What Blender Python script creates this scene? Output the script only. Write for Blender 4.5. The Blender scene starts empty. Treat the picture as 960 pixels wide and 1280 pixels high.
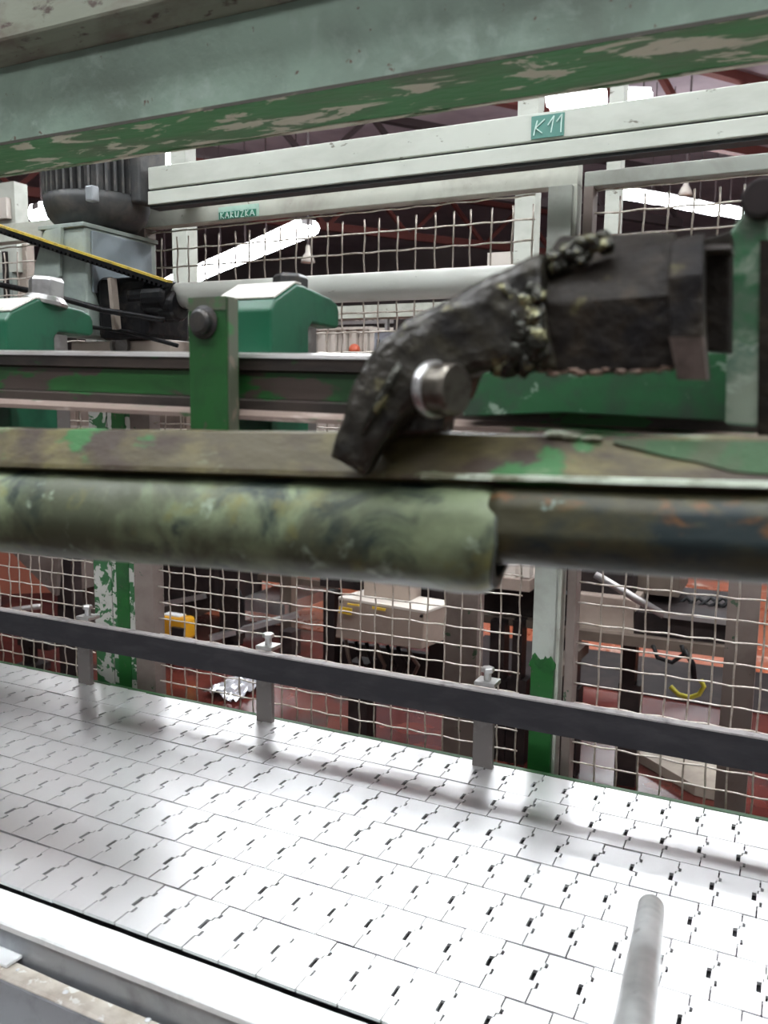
import bpy, bmesh, math, random
from mathutils import Vector, Matrix, noise
random.seed(7)
scn = bpy.context.scene
COL = scn.collection
H = 1.47                      # camera height; all coordinates below are metres relative to the camera, floor at -H

# ------------------------------------------------------------------ camera
FPX = 1053.15                 # focal length in pixels of the 960x1280 frame
AX = Vector((0.89929645, 0.06769339, -0.43206886))   # conveyor direction seen from the camera (right, down, forward)
AY = Vector((0.43718265, -0.11268468, 0.89228554))   # across the conveyor
AZ = Vector((0.0117143, -0.99132223, -0.13093131))   # up
cd = bpy.data.cameras.new('camera')
cam = bpy.data.objects.new('camera', cd)
COL.objects.link(cam)
right = Vector((AX[0], AY[0], AZ[0])); down = Vector((AX[1], AY[1], AZ[1])); fwd = Vector((AX[2], AY[2], AZ[2]))
m = Matrix((right, -down, -fwd)).transposed().to_4x4()
m.translation = Vector((0, 0, H))
cam.matrix_world = m
cd.sensor_fit = 'HORIZONTAL'; cd.sensor_width = 36.0
cd.lens = FPX / 960 * 36
cd.clip_start = 0.02; cd.clip_end = 200
cd.dof.use_dof = True; cd.dof.focus_distance = 1.25; cd.dof.aperture_fstop = 13
scn.camera = cam

# ------------------------------------------------------------------ world, exposure
w = bpy.data.worlds.new('world'); scn.world = w; w.use_nodes = True
w.node_tree.nodes['Background'].inputs[0].default_value = (0.97, 0.97, 1.0, 1)
w.node_tree.nodes['Background'].inputs[1].default_value = 0.22
scn.view_settings.view_transform = 'Standard'; scn.view_settings.look = 'None'
scn.view_settings.gamma = 1.0; scn.view_settings.use_curve_mapping = False
scn.view_settings.exposure = 0.55
LAMP = 17.0                   # emission strength of the fluorescent fixtures

# ------------------------------------------------------------------ point helpers (pixel + real distance -> point)
def ray(px, py):
    d = Vector((px - 480, py - 640, FPX))
    return Vector((d.dot(AX), d.dot(AY), d.dot(AZ)))
def P(px, py, Y): r = ray(px, py); return r * (Y / r.y)
def PZ(px, py, z): r = ray(px, py); return r * (z / r.z)
def PX(px, py, X): r = ray(px, py); return r * (X / r.x)
def PD(px, py, d): r = ray(px, py) / FPX; return r * d

# ------------------------------------------------------------------ materials
def nt(name):
    mt = bpy.data.materials.new(name); mt.use_nodes = True
    t = mt.node_tree; return mt, t, t.nodes['Principled BSDF']
def coords(t, scale=(1, 1, 1)):
    tc = t.nodes.new('ShaderNodeTexCoord'); mp = t.nodes.new('ShaderNodeMapping')
    mp.inputs['Scale'].default_value = scale
    t.links.new(tc.outputs['Object'], mp.inputs[0]); return mp.outputs[0]
def noise_ramp(t, co, scale, a, b, detail=5, rough=0.6, dist=0.0):
    n = t.nodes.new('ShaderNodeTexNoise'); n.inputs['Scale'].default_value = scale
    n.inputs['Detail'].default_value = detail; n.inputs['Roughness'].default_value = rough
    n.inputs['Distortion'].default_value = dist
    t.links.new(co, n.inputs['Vector'])
    r = t.nodes.new('ShaderNodeMapRange'); r.inputs[1].default_value = a; r.inputs[2].default_value = b
    t.links.new(n.outputs['Fac'], r.inputs[0]); return r.outputs[0]
def mixc(t, fac, a, b):
    x = t.nodes.new('ShaderNodeMix'); x.data_type = 'RGBA'
    t.links.new(fac, x.inputs[0])
    for s, v in ((6, a), (7, b)):
        if isinstance(v, (tuple, list)): x.inputs[s].default_value = (*v, 1)
        else: t.links.new(v, x.inputs[s])
    return x.outputs[2]
def mat(name, base, patches=(), rough=0.5, metal=0.0, bump=0.0, bump_scale=60, stretch=(1, 1, 1), rough_var=0.0, spec=0.5):
    """patches: (colour, noise scale, from, to) laid over the base in turn"""
    mt, t, b = nt(name)
    co = coords(t, stretch)
    c = base
    for i, p in enumerate(patches):
        f = noise_ramp(t, co, p[1], p[2], p[3], dist=p[4] if len(p) > 4 else 0.3)
        c = mixc(t, f, c, p[0])
    if isinstance(c, tuple): b.inputs['Base Color'].default_value = (*c, 1)
    else: t.links.new(c, b.inputs['Base Color'])
    b.inputs['Metallic'].default_value = metal
    b.inputs['Specular IOR Level'].default_value = spec
    if rough_var:
        f = noise_ramp(t, co, bump_scale * 0.3, 0.3, 0.7)
        r = t.nodes.new('ShaderNodeMapRange'); r.inputs[3].default_value = rough - rough_var; r.inputs[4].default_value = rough + rough_var
        t.links.new(f, r.inputs[0]); t.links.new(r.outputs[0], b.inputs['Roughness'])
    else: b.inputs['Roughness'].default_value = rough
    if bump:
        n = t.nodes.new('ShaderNodeTexNoise'); n.inputs['Scale'].default_value = bump_scale; n.inputs['Detail'].default_value = 4
        t.links.new(co, n.inputs['Vector'])
        bp = t.nodes.new('ShaderNodeBump'); bp.inputs['Strength'].default_value = bump; bp.inputs['Distance'].default_value = 0.004
        t.links.new(n.outputs['Fac'], bp.inputs['Height']); t.links.new(bp.outputs[0], b.inputs['Normal'])
    return mt
def emit(name, col, s):
    mt, t, b = nt(name)
    b.inputs['Base Color'].default_value = (*col, 1)
    b.inputs['Emission Color'].default_value = (*col, 1); b.inputs['Emission Strength'].default_value = s
    return mt

M = {}
M['slat'] = mat('belt_steel', (0.92, 0.92, 0.92), [((0.68, 0.69, 0.70), 14, 0.44, 0.72)], rough=0.35, metal=0.78, rough_var=0.06, bump=0.06, bump_scale=90, stretch=(1, 0.25, 1))
M['belt_under'] = mat('belt_bed_dark', (0.05, 0.05, 0.055), rough=0.6)
M['edge_steel'] = mat('edge_rail_steel', (0.86, 0.88, 0.86), [((0.62, 0.65, 0.63), 30, 0.48, 0.72)], rough=0.4, metal=0.15, rough_var=0.08, bump=0.12, bump_scale=90)
M['tan_plate'] = mat('tan_plate', (0.72, 0.67, 0.58), [((0.52, 0.46, 0.38), 40, 0.42, 0.7), ((0.86, 0.85, 0.80), 70, 0.60, 0.64)], rough=0.45, bump=0.2, bump_scale=120)
M['spatter'] = mat('white_spatter', (0.80, 0.82, 0.82), rough=0.4)
M['grey_steel'] = mat('grey_steel', (0.36, 0.38, 0.40), [((0.22, 0.23, 0.24), 25, 0.5, 0.8)], rough=0.45, metal=0.5)
M['rod'] = mat('rod_steel', (0.72, 0.74, 0.73), [((0.52, 0.55, 0.54), 60, 0.46, 0.7)], rough=0.34, metal=0.8, rough_var=0.08, bump=0.05, bump_scale=150)
M['guide'] = mat('guide_black_plastic', (0.017, 0.016, 0.020), [((0.034, 0.031, 0.036), 40, 0.47, 0.68)], rough=0.55, stretch=(0.3, 1, 1), bump=0.08, spec=0.35)
M['guide_edge'] = mat('guide_worn_edge', (0.34, 0.32, 0.31), [((0.12, 0.11, 0.11), 40, 0.5, 0.7)], rough=0.55)
M['bracket'] = mat('bracket_grey', (0.17, 0.155, 0.145), [((0.28, 0.27, 0.26), 40, 0.55, 0.75)], rough=0.42, metal=0.5)
M['bolt'] = mat('bolt_zinc', (0.55, 0.55, 0.54), [((0.33, 0.32, 0.31), 60, 0.5, 0.75)], rough=0.3, metal=0.9)
M['dark_bolt'] = mat('bolt_dark', (0.05, 0.05, 0.05), [((0.10, 0.085, 0.07), 80, 0.5, 0.75)], rough=0.4, metal=0.6)
M['beam_green'] = mat('beam_grey_green', (0.150, 0.215, 0.165), [((0.095, 0.130, 0.098), 9, 0.40, 0.68), ((0.20, 0.26, 0.215), 24, 0.54, 0.72), ((0.075, 0.05, 0.032), 85, 0.66, 0.70)], rough=0.55, bump=0.15, bump_scale=90)
M['beam_rusty'] = mat('beam_brown_green', (0.17, 0.185, 0.135), [((0.095, 0.072, 0.05), 20, 0.44, 0.62), ((0.05, 0.032, 0.022), 90, 0.58, 0.66)], rough=0.6, bump=0.2, stretch=(0.4, 1, 1))
M['flaky'] = mat('flaking_green_paint', (0.060, 0.215, 0.080), [((0.10, 0.15, 0.085), 20, 0.46, 0.66), ((0.50, 0.48, 0.38), 40, 0.545, 0.575, 0.5)], rough=0.55, bump=0.3, bump_scale=120, stretch=(0.35, 1, 1))
M['cream_lip'] = mat('bare_cream_edge', (0.54, 0.51, 0.42), [((0.10, 0.19, 0.09), 40, 0.50, 0.56), ((0.28, 0.24, 0.18), 90, 0.5, 0.66)], rough=0.6, stretch=(0.3, 1, 1))
M['seam'] = mat('seam_dirt', (0.035, 0.032, 0.022), [((0.16, 0.15, 0.10), 50, 0.58, 0.66)], rough=0.7, stretch=(0.3, 1, 1))
M['white_paint'] = mat('white_green_paint', (0.49, 0.51, 0.45), [((0.39, 0.405, 0.35), 18, 0.45, 0.7), ((0.16, 0.15, 0.12), 90, 0.67, 0.71)], rough=0.5, bump=0.04, stretch=(0.4, 1, 1))
M['white_dull'] = mat('panel_frame_paint', (0.43, 0.44, 0.38), [((0.31, 0.30, 0.255), 18, 0.45, 0.7), ((0.15, 0.13, 0.10), 90, 0.66, 0.71)], rough=0.55)
M['grey_shade_paint'] = mat('frame_grey_and_shade', (0.30, 0.315, 0.28), [((0.21, 0.21, 0.185), 18, 0.45, 0.7)], rough=0.55)  # grey post paint; on the right panel, its shadow put into the frame colour
M['flaking_post'] = mat('flaking_post', (0.36, 0.35, 0.32), [((0.020, 0.095, 0.030), 40, 0.52, 0.54, 0.5)], rough=0.55, bump=0.2)
M['brown_post'] = mat('brown_grey_post', (0.17, 0.135, 0.118), [((0.115, 0.085, 0.072), 12, 0.45, 0.7), ((0.03, 0.06, 0.03), 40, 0.64, 0.66)], rough=0.6)
M['dark_gap'] = mat('gap_shade_dark', (0.035, 0.037, 0.04), rough=0.6)
M['wire'] = mat('fence_wire', (0.60, 0.55, 0.49), [((0.34, 0.27, 0.21), 60, 0.47, 0.7)], rough=0.4, metal=0.4)
M['wire_dull'] = mat('fence_wire_dull', (0.37, 0.32, 0.275), [((0.22, 0.17, 0.13), 60, 0.47, 0.7)], rough=0.45, metal=0.3)
M['floor_zone_lit'] = mat('floor_orange_lit', (0.40, 0.115, 0.055), [((0.28, 0.07, 0.035), 2.0, 0.44, 0.66), ((0.55, 0.40, 0.33), 4.0, 0.60, 0.68)], rough=0.3, rough_var=0.1, bump=0.1, bump_scale=6)
M['pipe'] = mat('white_pipe', (0.55, 0.56, 0.51), [((0.42, 0.42, 0.375), 20, 0.45, 0.7), ((0.18, 0.16, 0.12), 120, 0.68, 0.72)], rough=0.35, stretch=(0.3, 1, 1))
M['black'] = mat('black_oily', (0.007, 0.007, 0.008), [((0.024, 0.021, 0.018), 60, 0.52, 0.7)], rough=0.42, bump=0.2, bump_scale=120, spec=0.18)
M['motor'] = mat('motor_dark', (0.050, 0.051, 0.052), [((0.095, 0.088, 0.08), 40, 0.47, 0.7)], rough=0.55, metal=0.1)
M['gearbox'] = mat('gearbox_grey', (0.30, 0.345, 0.31), [((0.20, 0.235, 0.22), 22, 0.45, 0.7)], rough=0.45)
M['gearbox_blue'] = mat('gearbox_bluish', (0.20, 0.235, 0.255), [((0.14, 0.16, 0.17), 20, 0.5, 0.8)], rough=0.45)
M['tan_case'] = mat('tan_case', (0.30, 0.25, 0.21), [((0.14, 0.12, 0.10), 20, 0.5, 0.8)], rough=0.5)
M['belt_yellow'] = mat('belt_yellow', (0.55, 0.40, 0.06), [((0.20, 0.15, 0.05), 60, 0.5, 0.7)], rough=0.5)
M['rail_green'] = mat('rail_green', (0.016, 0.100, 0.020), [((0.012, 0.050, 0.014), 30, 0.44, 0.62), ((0.060, 0.043, 0.035), 44, 0.53, 0.58)], rough=0.5, bump=0.15, stretch=(0.35, 1, 1))
M['rail_brown'] = mat('rail_brown', (0.070, 0.054, 0.045), [((0.032, 0.027, 0.024), 30, 0.42, 0.62), ((0.016, 0.095, 0.022), 60, 0.59, 0.63)], rough=0.42, metal=0.3, stretch=(0.35, 1, 1), bump=0.15)
M['bright_lip'] = mat('painted_lip_highlight', (0.62, 0.60, 0.58), [((0.36, 0.30, 0.27), 40, 0.5, 0.75)], rough=0.3, metal=0.7, stretch=(0.25, 1, 1))
M['lip_pink'] = mat('worn_lip', (0.20, 0.150, 0.125), [((0.03, 0.09, 0.03), 60, 0.55, 0.60), ((0.36, 0.30, 0.26), 90, 0.58, 0.68)], rough=0.5, stretch=(0.25, 1, 1))
M['green'] = mat('bright_green', (0.010, 0.082, 0.015), [((0.008, 0.050, 0.012), 34, 0.48, 0.7), ((0.07, 0.065, 0.045), 110, 0.65, 0.69)], rough=0.45, bump=0.1)
M['clamp'] = mat('clamp_teal_green', (0.004, 0.078, 0.036), [((0.003, 0.052, 0.026), 34, 0.5, 0.7)], rough=0.4, bump=0.06)
M['clamp_side'] = mat('bracket_worn_edge', (0.075, 0.085, 0.055), [((0.03, 0.13, 0.035), 20, 0.5, 0.56), ((0.17, 0.13, 0.10), 60, 0.6, 0.68)], rough=0.5)
M['plate_green'] = mat('plate_stained_green', (0.016, 0.095, 0.032), [((0.030, 0.060, 0.036), 34, 0.46, 0.64), ((0.20, 0.28, 0.21), 90, 0.63, 0.70)], rough=0.5, bump=0.2)
M['upright'] = mat('upright_green', (0.024, 0.125, 0.048), [((0.085, 0.125, 0.085), 34, 0.45, 0.62), ((0.22, 0.28, 0.21), 44, 0.53, 0.64)], rough=0.5, bump=0.2)
M['channel'] = mat('channel_grime', (0.060, 0.050, 0.022), [((0.130, 0.115, 0.040), 26, 0.44, 0.66), ((0.036, 0.023, 0.013), 34, 0.46, 0.62), ((0.022, 0.115, 0.026), 30, 0.60, 0.64), ((0.17, 0.21, 0.12), 60, 0.62, 0.72)], rough=0.55, bump=0.3, bump_scale=90, stretch=(0.5, 1, 1), spec=0.35)
M['patch_green'] = mat('old_green_paint', (0.026, 0.072, 0.024), [((0.045, 0.062, 0.028), 50, 0.45, 0.62), ((0.15, 0.19, 0.11), 80, 0.60, 0.70)], rough=0.6, bump=0.25, bump_scale=120, spec=0.3)
M['upright_pale'] = mat('upright_pale_stain', (0.24, 0.29, 0.22), [((0.10, 0.17, 0.12), 50, 0.46, 0.6), ((0.36, 0.42, 0.34), 70, 0.55, 0.66)], rough=0.55, bump=0.2)
M['channel_lip'] = mat('channel_light_lip', (0.46, 0.52, 0.42), [((0.12, 0.12, 0.07), 70, 0.52, 0.62)], rough=0.5, bump=0.3, bump_scale=160, stretch=(0.4, 1, 1))
M['hose'] = mat('hose_mottled', (0.062, 0.072, 0.042), [((0.165, 0.205, 0.115), 20, 0.46, 0.64), ((0.022, 0.034, 0.027), 24, 0.53, 0.66, 0.8), ((0.14, 0.14, 0.045), 34, 0.58, 0.72), ((0.28, 0.35, 0.26), 50, 0.62, 0.72)], rough=0.5, bump=0.3, bump_scale=50, rough_var=0.1, spec=0.35)
M['hose_dark'] = mat('hose_dark_end', (0.035, 0.045, 0.035), [((0.07, 0.075, 0.05), 40, 0.5, 0.7)], rough=0.6)
M['under_bar'] = mat('round_bar_grime', (0.042, 0.040, 0.021), [((0.090, 0.080, 0.032), 30, 0.44, 0.64), ((0.014, 0.023, 0.024), 26, 0.46, 0.60), ((0.12, 0.055, 0.018), 50, 0.58, 0.66), ((0.16, 0.22, 0.19), 70, 0.66, 0.70)], rough=0.5, bump=0.25, bump_scale=90, stretch=(0.5, 1, 1), spec=0.3)
M['arm'] = mat('arm_oily', (0.026, 0.023, 0.017), [((0.055, 0.050, 0.032), 40, 0.48, 0.66), ((0.011, 0.010, 0.009), 36, 0.47, 0.62), ((0.12, 0.11, 0.055), 110, 0.62, 0.70)], rough=0.33, metal=0.25, bump=0.5, bump_scale=120)
M['block'] = mat('block_brown_black', (0.015, 0.012, 0.009), [((0.036, 0.027, 0.016), 40, 0.48, 0.68), ((0.007, 0.006, 0.006), 26, 0.48, 0.62), ((0.060, 0.054, 0.024), 80, 0.62, 0.70)], rough=0.6, bump=0.4, bump_scale=120, spec=0.15)
M['weld'] = mat('weld_painted_glints', (0.028, 0.028, 0.021), [((0.23, 0.22, 0.115), 110, 0.57, 0.65)], rough=0.13, metal=0.6, bump=0.6, bump_scale=220)  # yellow patches paint specular glints into the weld colour
M['raw_edge'] = mat('torch_cut_edge', (0.17, 0.11, 0.08), [((0.07, 0.045, 0.035), 70, 0.45, 0.62), ((0.24, 0.36, 0.30), 60, 0.66, 0.70)], rough=0.45, metal=0.3, bump=0.4)
M['rib_tip'] = mat('rib_tip_bare', (0.12, 0.092, 0.078), [((0.055, 0.04, 0.032), 80, 0.45, 0.65)], rough=0.45, metal=0.3)
M['label_green'] = mat('label_green', (0.085, 0.225, 0.185), [((0.12, 0.27, 0.23), 40, 0.5, 0.7)], rough=0.5)
M['label_pale'] = mat('label_pale_green', (0.34, 0.50, 0.42), [((0.26, 0.42, 0.35), 60, 0.5, 0.7)], rough=0.5)
M['chalk'] = mat('chalk_white', (0.55, 0.70, 0.64), rough=0.7)
M['ink_green'] = mat('ink_green', (0.03, 0.19, 0.12), rough=0.6)
M['lamp'] = emit('lamp_tube', (0.93, 0.97, 1.0), LAMP)
M['fill_lamp'] = emit('fill_lamp_tube', (0.95, 0.97, 1.0), LAMP * 0.6)
M['bronze'] = mat('bolt_bronze', (0.17, 0.155, 0.13), [((0.09, 0.08, 0.065), 120, 0.45, 0.65)], rough=0.3, metal=0.8)
M['clamp_slope'] = mat('slope_painted_highlight', (0.70, 0.68, 0.62), [((0.45, 0.44, 0.38), 60, 0.52, 0.7)], rough=0.35)  # lit highlight of the clamp slopes, put into the colour
M['wear_strip'] = mat('wear_strip_grey', (0.34, 0.37, 0.35), [((0.22, 0.24, 0.23), 40, 0.45, 0.7)], rough=0.5)
M['lamp_body'] = mat('lamp_body_white', (0.6, 0.6, 0.6), rough=0.5)
M['truss'] = mat('truss_red_brown', (0.20, 0.055, 0.045), rough=0.6)
M['truss_dark'] = mat('truss_dark', (0.065, 0.046, 0.048), rough=0.6)
M['dark_machine'] = mat('dark_machine', (0.016, 0.012, 0.012), [((0.038, 0.027, 0.025), 8, 0.45, 0.7)], rough=0.5, spec=0.25)
M['far_cream'] = mat('cream_cabinet', (0.36, 0.29, 0.24), [((0.28, 0.22, 0.185), 6, 0.45, 0.7)], rough=0.45)
M['far_white'] = mat('far_white', (0.58, 0.53, 0.47), rough=0.5)
M['far_grey'] = mat('far_grey', (0.30, 0.32, 0.36), rough=0.5)
M['far_beam'] = mat('far_tan_beam', (0.13, 0.10, 0.078), [((0.075, 0.055, 0.043), 5, 0.45, 0.7)], rough=0.5)
M['far_metal'] = mat('far_metal', (0.42, 0.40, 0.39), [((0.22, 0.2, 0.2), 6, 0.5, 0.8)], rough=0.32, metal=0.7)
M['yellow'] = mat('yellow_paint', (0.62, 0.30, 0.012), rough=0.35)
M['sticker'] = mat('yellow_sticker', (0.75, 0.50, 0.04), rough=0.5)
M['salmon'] = mat('salmon_panel', (0.42, 0.14, 0.085), [((0.34, 0.11, 0.07), 5, 0.5, 0.8)], rough=0.4)
M['cardboard'] = mat('cardboard_wet', (0.36, 0.31, 0.25), [((0.22, 0.18, 0.15), 8, 0.5, 0.75)], rough=0.5)
M['red'] = mat('signal_red', (0.55, 0.04, 0.02), rough=0.4)
M['orange_ball'] = mat('orange_cap', (0.55, 0.11, 0.05), rough=0.4)
M['floor'] = mat('floor_red_wet', (0.098, 0.020, 0.015), [((0.050, 0.013, 0.011), 1.6, 0.42, 0.66), ((0.15, 0.036, 0.024), 1.9, 0.52, 0.66), ((0.030, 0.022, 0.022), 3.5, 0.56, 0.64)], rough=0.2, rough_var=0.12, bump=0.12, bump_scale=6)
M['ceiling'] = mat('roof_sheet', (0.52, 0.42, 0.46), [((0.36, 0.29, 0.32), 0.8, 0.4, 0.66)], rough=0.8)
M['wall'] = mat('hall_wall', (0.20, 0.17, 0.165), [((0.14, 0.11, 0.11), 0.4, 0.4, 0.7)], rough=0.8)
M['earth_wire'] = mat('earth_wire_yellow', (0.55, 0.48, 0.04), rough=0.4)
M['glint'] = mat('glint_bright', (0.75, 0.77, 0.80), rough=0.08, metal=0.6)

# ------------------------------------------------------------------ mesh helpers
def box(bm, x0, x1, y0, y1, z0, z1):
    v = [bm.verts.new(p) for p in ((x0,y0,z0),(x1,y0,z0),(x1,y1,z0),(x0,y1,z0),(x0,y0,z1),(x1,y0,z1),(x1,y1,z1),(x0,y1,z1))]
    for f in ((0,3,2,1),(4,5,6,7),(0,1,5,4),(1,2,6,5),(2,3,7,6),(3,0,4,7)): bm.faces.new([v[i] for i in f])
    return v
def loft(bm, rings, closed=True, caps=True):
    R = [[bm.verts.new(p) for p in r] for r in rings]
    n = len(R[0])
    for a, b in zip(R, R[1:]):
        for i in range(n if closed else n - 1):
            j = (i + 1) % n
            bm.faces.new((a[i], a[j], b[j], b[i]))
    if caps and closed:
        bm.faces.new(R[0][::-1]); bm.faces.new(R[-1])
    return R
def prism(bm, pts, d):
    d = Vector(d); return loft(bm, [[Vector(p) for p in pts], [Vector(p) + d for p in pts]])
def frame_of(t):
    t = t.normalized(); a = Vector((0, 0, 1)) if abs(t.z) < 0.9 else Vector((1, 0, 0))
    u = t.cross(a).normalized(); return u, u.cross(t).normalized()
def tube(bm, pts, r, n=10, caps=True):
    pts = [Vector(p) for p in pts]; rings = []
    u = None
    for i, p in enumerate(pts):
        t = (pts[min(i + 1, len(pts) - 1)] - pts[max(i - 1, 0)]).normalized()
        if u is None: u, v = frame_of(t)
        else:
            u = (u - t * u.dot(t)).normalized(); v = u.cross(t)
        rr = r[i] if isinstance(r, (list, tuple)) else r
        rings.append([p + (u * math.cos(k * 2 * math.pi / n) + v * math.sin(k * 2 * math.pi / n)) * rr for k in range(n)])
    return loft(bm, rings, caps=caps)
def bar(bm, a, b, wd, ht, up=(0, 0, 1)):
    a = Vector(a); b = Vector(b); t = (b - a).normalized(); up = Vector(up)
    s = t.cross(up).normalized(); u = s.cross(t).normalized()
    prism(bm, [a + s*sx*wd/2 + u*sz*ht/2 for sx, sz in ((-1,-1),(1,-1),(1,1),(-1,1))], b - a)
def hexbolt(bm, c, axis, r, h, n=6, cham=0.85):
    axis = Vector(axis).normalized(); c = Vector(c)
    u, v = frame_of(axis); rings = []
    for d, rr in ((0, 1), (h * 0.8, 1), (h, cham)):
        rings.append([c + axis * d + (u * math.cos(k*2*math.pi/n) + v * math.sin(k*2*math.pi/n)) * r * rr for k in range(n)])
    loft(bm, rings)
def lathe(bm, c, axis, prof, n=24):
    axis = Vector(axis).normalized(); c = Vector(c); u, v = frame_of(axis)
    loft(bm, [[c + axis*h + (u*math.cos(k*2*math.pi/n) + v*math.sin(k*2*math.pi/n))*r for k in range(n)] for r, h in prof])
def blob(bm, c, r, sub=2, amp=0.3, freq=60, sc=(1, 1, 1)):
    c = Vector(c)
    g = bmesh.ops.create_icosphere(bm, subdivisions=sub, radius=1)
    for v in g['verts']:
        d = v.co.copy(); k = 1 + amp * noise.noise((c + d * r) * freq)
        v.co = c + Vector((d.x*sc[0], d.y*sc[1], d.z*sc[2])) * r * k

def thing(name, label, cat, loc=(0, 0, 0), group=None, kind=None):
    o = bpy.data.objects.new(name, None); COL.objects.link(o)
    o.empty_display_size = 0.05
    o.location = (loc[0], loc[1], loc[2] + H)
    o['label'] = label; o['category'] = cat
    if group: o['group'] = group
    if kind: o['kind'] = kind
    return o
def obj(name, bm, m_, parent=None, smooth=False, bevel=0, seg=2, label=None, kind=None):
    """link the bmesh (camera-relative coordinates) as one object"""
    bmesh.ops.recalc_face_normals(bm, faces=bm.faces[:])
    off = Vector((0, 0, H))
    top = parent
    while top is not None:
        off = off - top.location; top = top.parent
    bmesh.ops.translate(bm, verts=bm.verts[:], vec=off)
    me = bpy.data.meshes.new(name); bm.to_mesh(me); bm.free()
    me.materials.append(M[m_])
    if smooth:
        for p in me.polygons: p.use_smooth = True
    o = bpy.data.objects.new(name, me); COL.objects.link(o)
    if parent: o.parent = parent
    if bevel:
        b = o.modifiers.new('bevel', 'BEVEL'); b.width = bevel; b.segments = seg; b.limit_method = 'ANGLE'; b.angle_limit = 0.6
        b.harden_normals = False
    if label: o['label'] = label
    if kind: o['kind'] = kind
    return o
def single(name, bm, m_, label, cat, group=None, **k):
    o = obj(name, bm, m_, None, **k); o['label'] = label; o['category'] = cat
    if group: o['group'] = group
    return o
def B(): return bmesh.new()
def part_box(name, m_, parent, *a, **k):
    bm = B(); box(bm, *a); return obj(name, bm, m_, parent, **k)
def part_tube(name, m_, parent, pts, r, n=10, **k):
    bm = B(); tube(bm, pts, r, n); return obj(name, bm, m_, parent, smooth=k.pop('smooth', True), **k)
def part_bar(name, m_, parent, a, b, wd, ht, **k):
    bm = B(); bar(bm, a, b, wd, ht); return obj(name, bm, m_, parent, **k)
def structure(name, bm, m_):
    o = obj(name, bm, m_); o['kind'] = 'structure'; return o

# ------------------------------------------------------------------ the hall
bm = B(); box(bm, -26, 14, -6, 24, -H - 0.1, -H); structure('floor', bm, 'floor')
bm = B(); box(bm, -25.9, 13.9, 4.55, 9.5, -H - 0.02, -H + 0.004); structure('trim_1', bm, 'floor_zone_lit')  # orange floor zone with the lamp light put into its colour
bm = B(); box(bm, -26, 14, -6, 24, 4.6, 4.7); structure('ceiling', bm, 'ceiling')
bm = B(); box(bm, -26, 14, 24, 24.2, -H, 4.6); structure('wall_back', bm, 'wall')
bm = B(); box(bm, -26.2, -26, -6, 24.2, -H, 4.6); structure('wall_left', bm, 'wall')

U = Vector((-0.808, 0.589, 0)); V = Vector((0.589, 0.808, 0))      # the hall's own axes, turned against the conveyor
def truss(c, half, label, red):
    t = thing('roof_truss', label, 'truss', (c.x, c.y, c.z), 'roof trusses')
    mm = 'truss' if red else 'truss_dark'
    part_bar('bottom_chord', mm, t, c - V*half, c + V*half, 0.14, 0.16)
    part_bar('top_chord', mm, t, c - V*half + Vector((0,0,0.95)), c + V*half + Vector((0,0,0.95)), 0.14, 0.14)
    n = int(half)
    for i in range(-n, n):
        a = c + V*i; b = c + V*(i + 1)
        if i % 2: a, b = a + Vector((0,0,0.95)), b
        else: b = b + Vector((0,0,0.95))
        part_bar('brace', mm, t, a, b, 0.08, 0.08)
for i, d in enumerate((3.5, 7.5, 11.5, 15.5)):
    c = Vector((-0.6, 7.2, 3.6)) + U * (d - 3.5)
    truss(c, 8, ['nearest dark roof truss above the row of tubes on the right', 'second reddish roof truss from the near side, behind the mesh',
                 'third dark roof truss, far beyond the mesh fence', 'farthest reddish roof truss, beyond the left tube row'][i], i % 2 == 1)

lampn = 0
def lamp(a, b, wd, label, group=None, name='fluorescent_fixture', glow='lamp'):
    a = Vector(a); b = Vector(b); c = (a + b) / 2
    t = thing(name, label, 'lamp', c + Vector((0, 0, 0.0)), group)
    s = (b - a).normalized().cross(Vector((0, 0, 1)))
    bm = B(); bar(bm, a + Vector((0,0,0.05)), b + Vector((0,0,0.05)), wd * 0.45, 0.06); obj('housing', bm, 'lamp_body', t)
    for k in (-0.25, 0.25):
        bm = B(); tube(bm, [a + s*wd*k + (b-a)*0.01, b + s*wd*k - (b-a)*0.01], wd*0.245, 10); obj('tube', bm, glow, t, smooth=True)
    for e in (0.2, 0.8):
        q = a.lerp(b, e); bm = B(); tube(bm, [q + Vector((0,0,0.08)), Vector((q.x, q.y, 4.6))], 0.008, 5); obj('hanger', bm, 'truss_dark', t)
ls = [(385, 283), (319, 311.5), (264, 334), (234, 348.5)]
zl = 1.8
ends = [PZ(p[0], p[1], zl) for p in ls]
names_l = ['largest and nearest twin tube fixture of the diagonal row left of centre', 'second twin tube fixture of the diagonal row left of centre',
           'third twin tube fixture of the diagonal row left of centre']
for i in range(3):
    a, b = ends[i], ends[i + 1]; d = b - a
    lamp(a + d*0.015, b - d*0.045, 0.30, names_l[i], 'ceiling tubes in the left diagonal row')
a = PZ(222, 349, zl); lamp(a, a + (ends[3] - ends[2]).normalized() * 1.0, 0.26, 'small far tube fixture at the low end of the left diagonal row', 'ceiling tubes in the left diagonal row')
zr = 3.0
for i, (p, q) in enumerate((((765, 239), (826, 249)), ((829, 249), (866, 257)), ((868, 257), (899, 264)), ((906, 263), (935, 269)))):
    lamp(PZ(*p, zr), PZ(*q, zr), 0.26, ['longest bright tube fixture in the row at upper right, left end', 'second tube fixture in the row at upper right',
         'third tube fixture in the row at upper right', 'last tube fixture of the upper right row, beside the dark knob'][i], 'ceiling tubes in the upper right row')
lamp(PZ(686, 126, 2.6), PZ(756, 117, 2.6), 0.30, 'large bright tube fixture right above the white K 11 beam')
lamp(PZ(772, 122, 2.6), PZ(812, 123, 2.6), 0.16, 'small tube fixture just right of the brightest one above the white beam')
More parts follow.
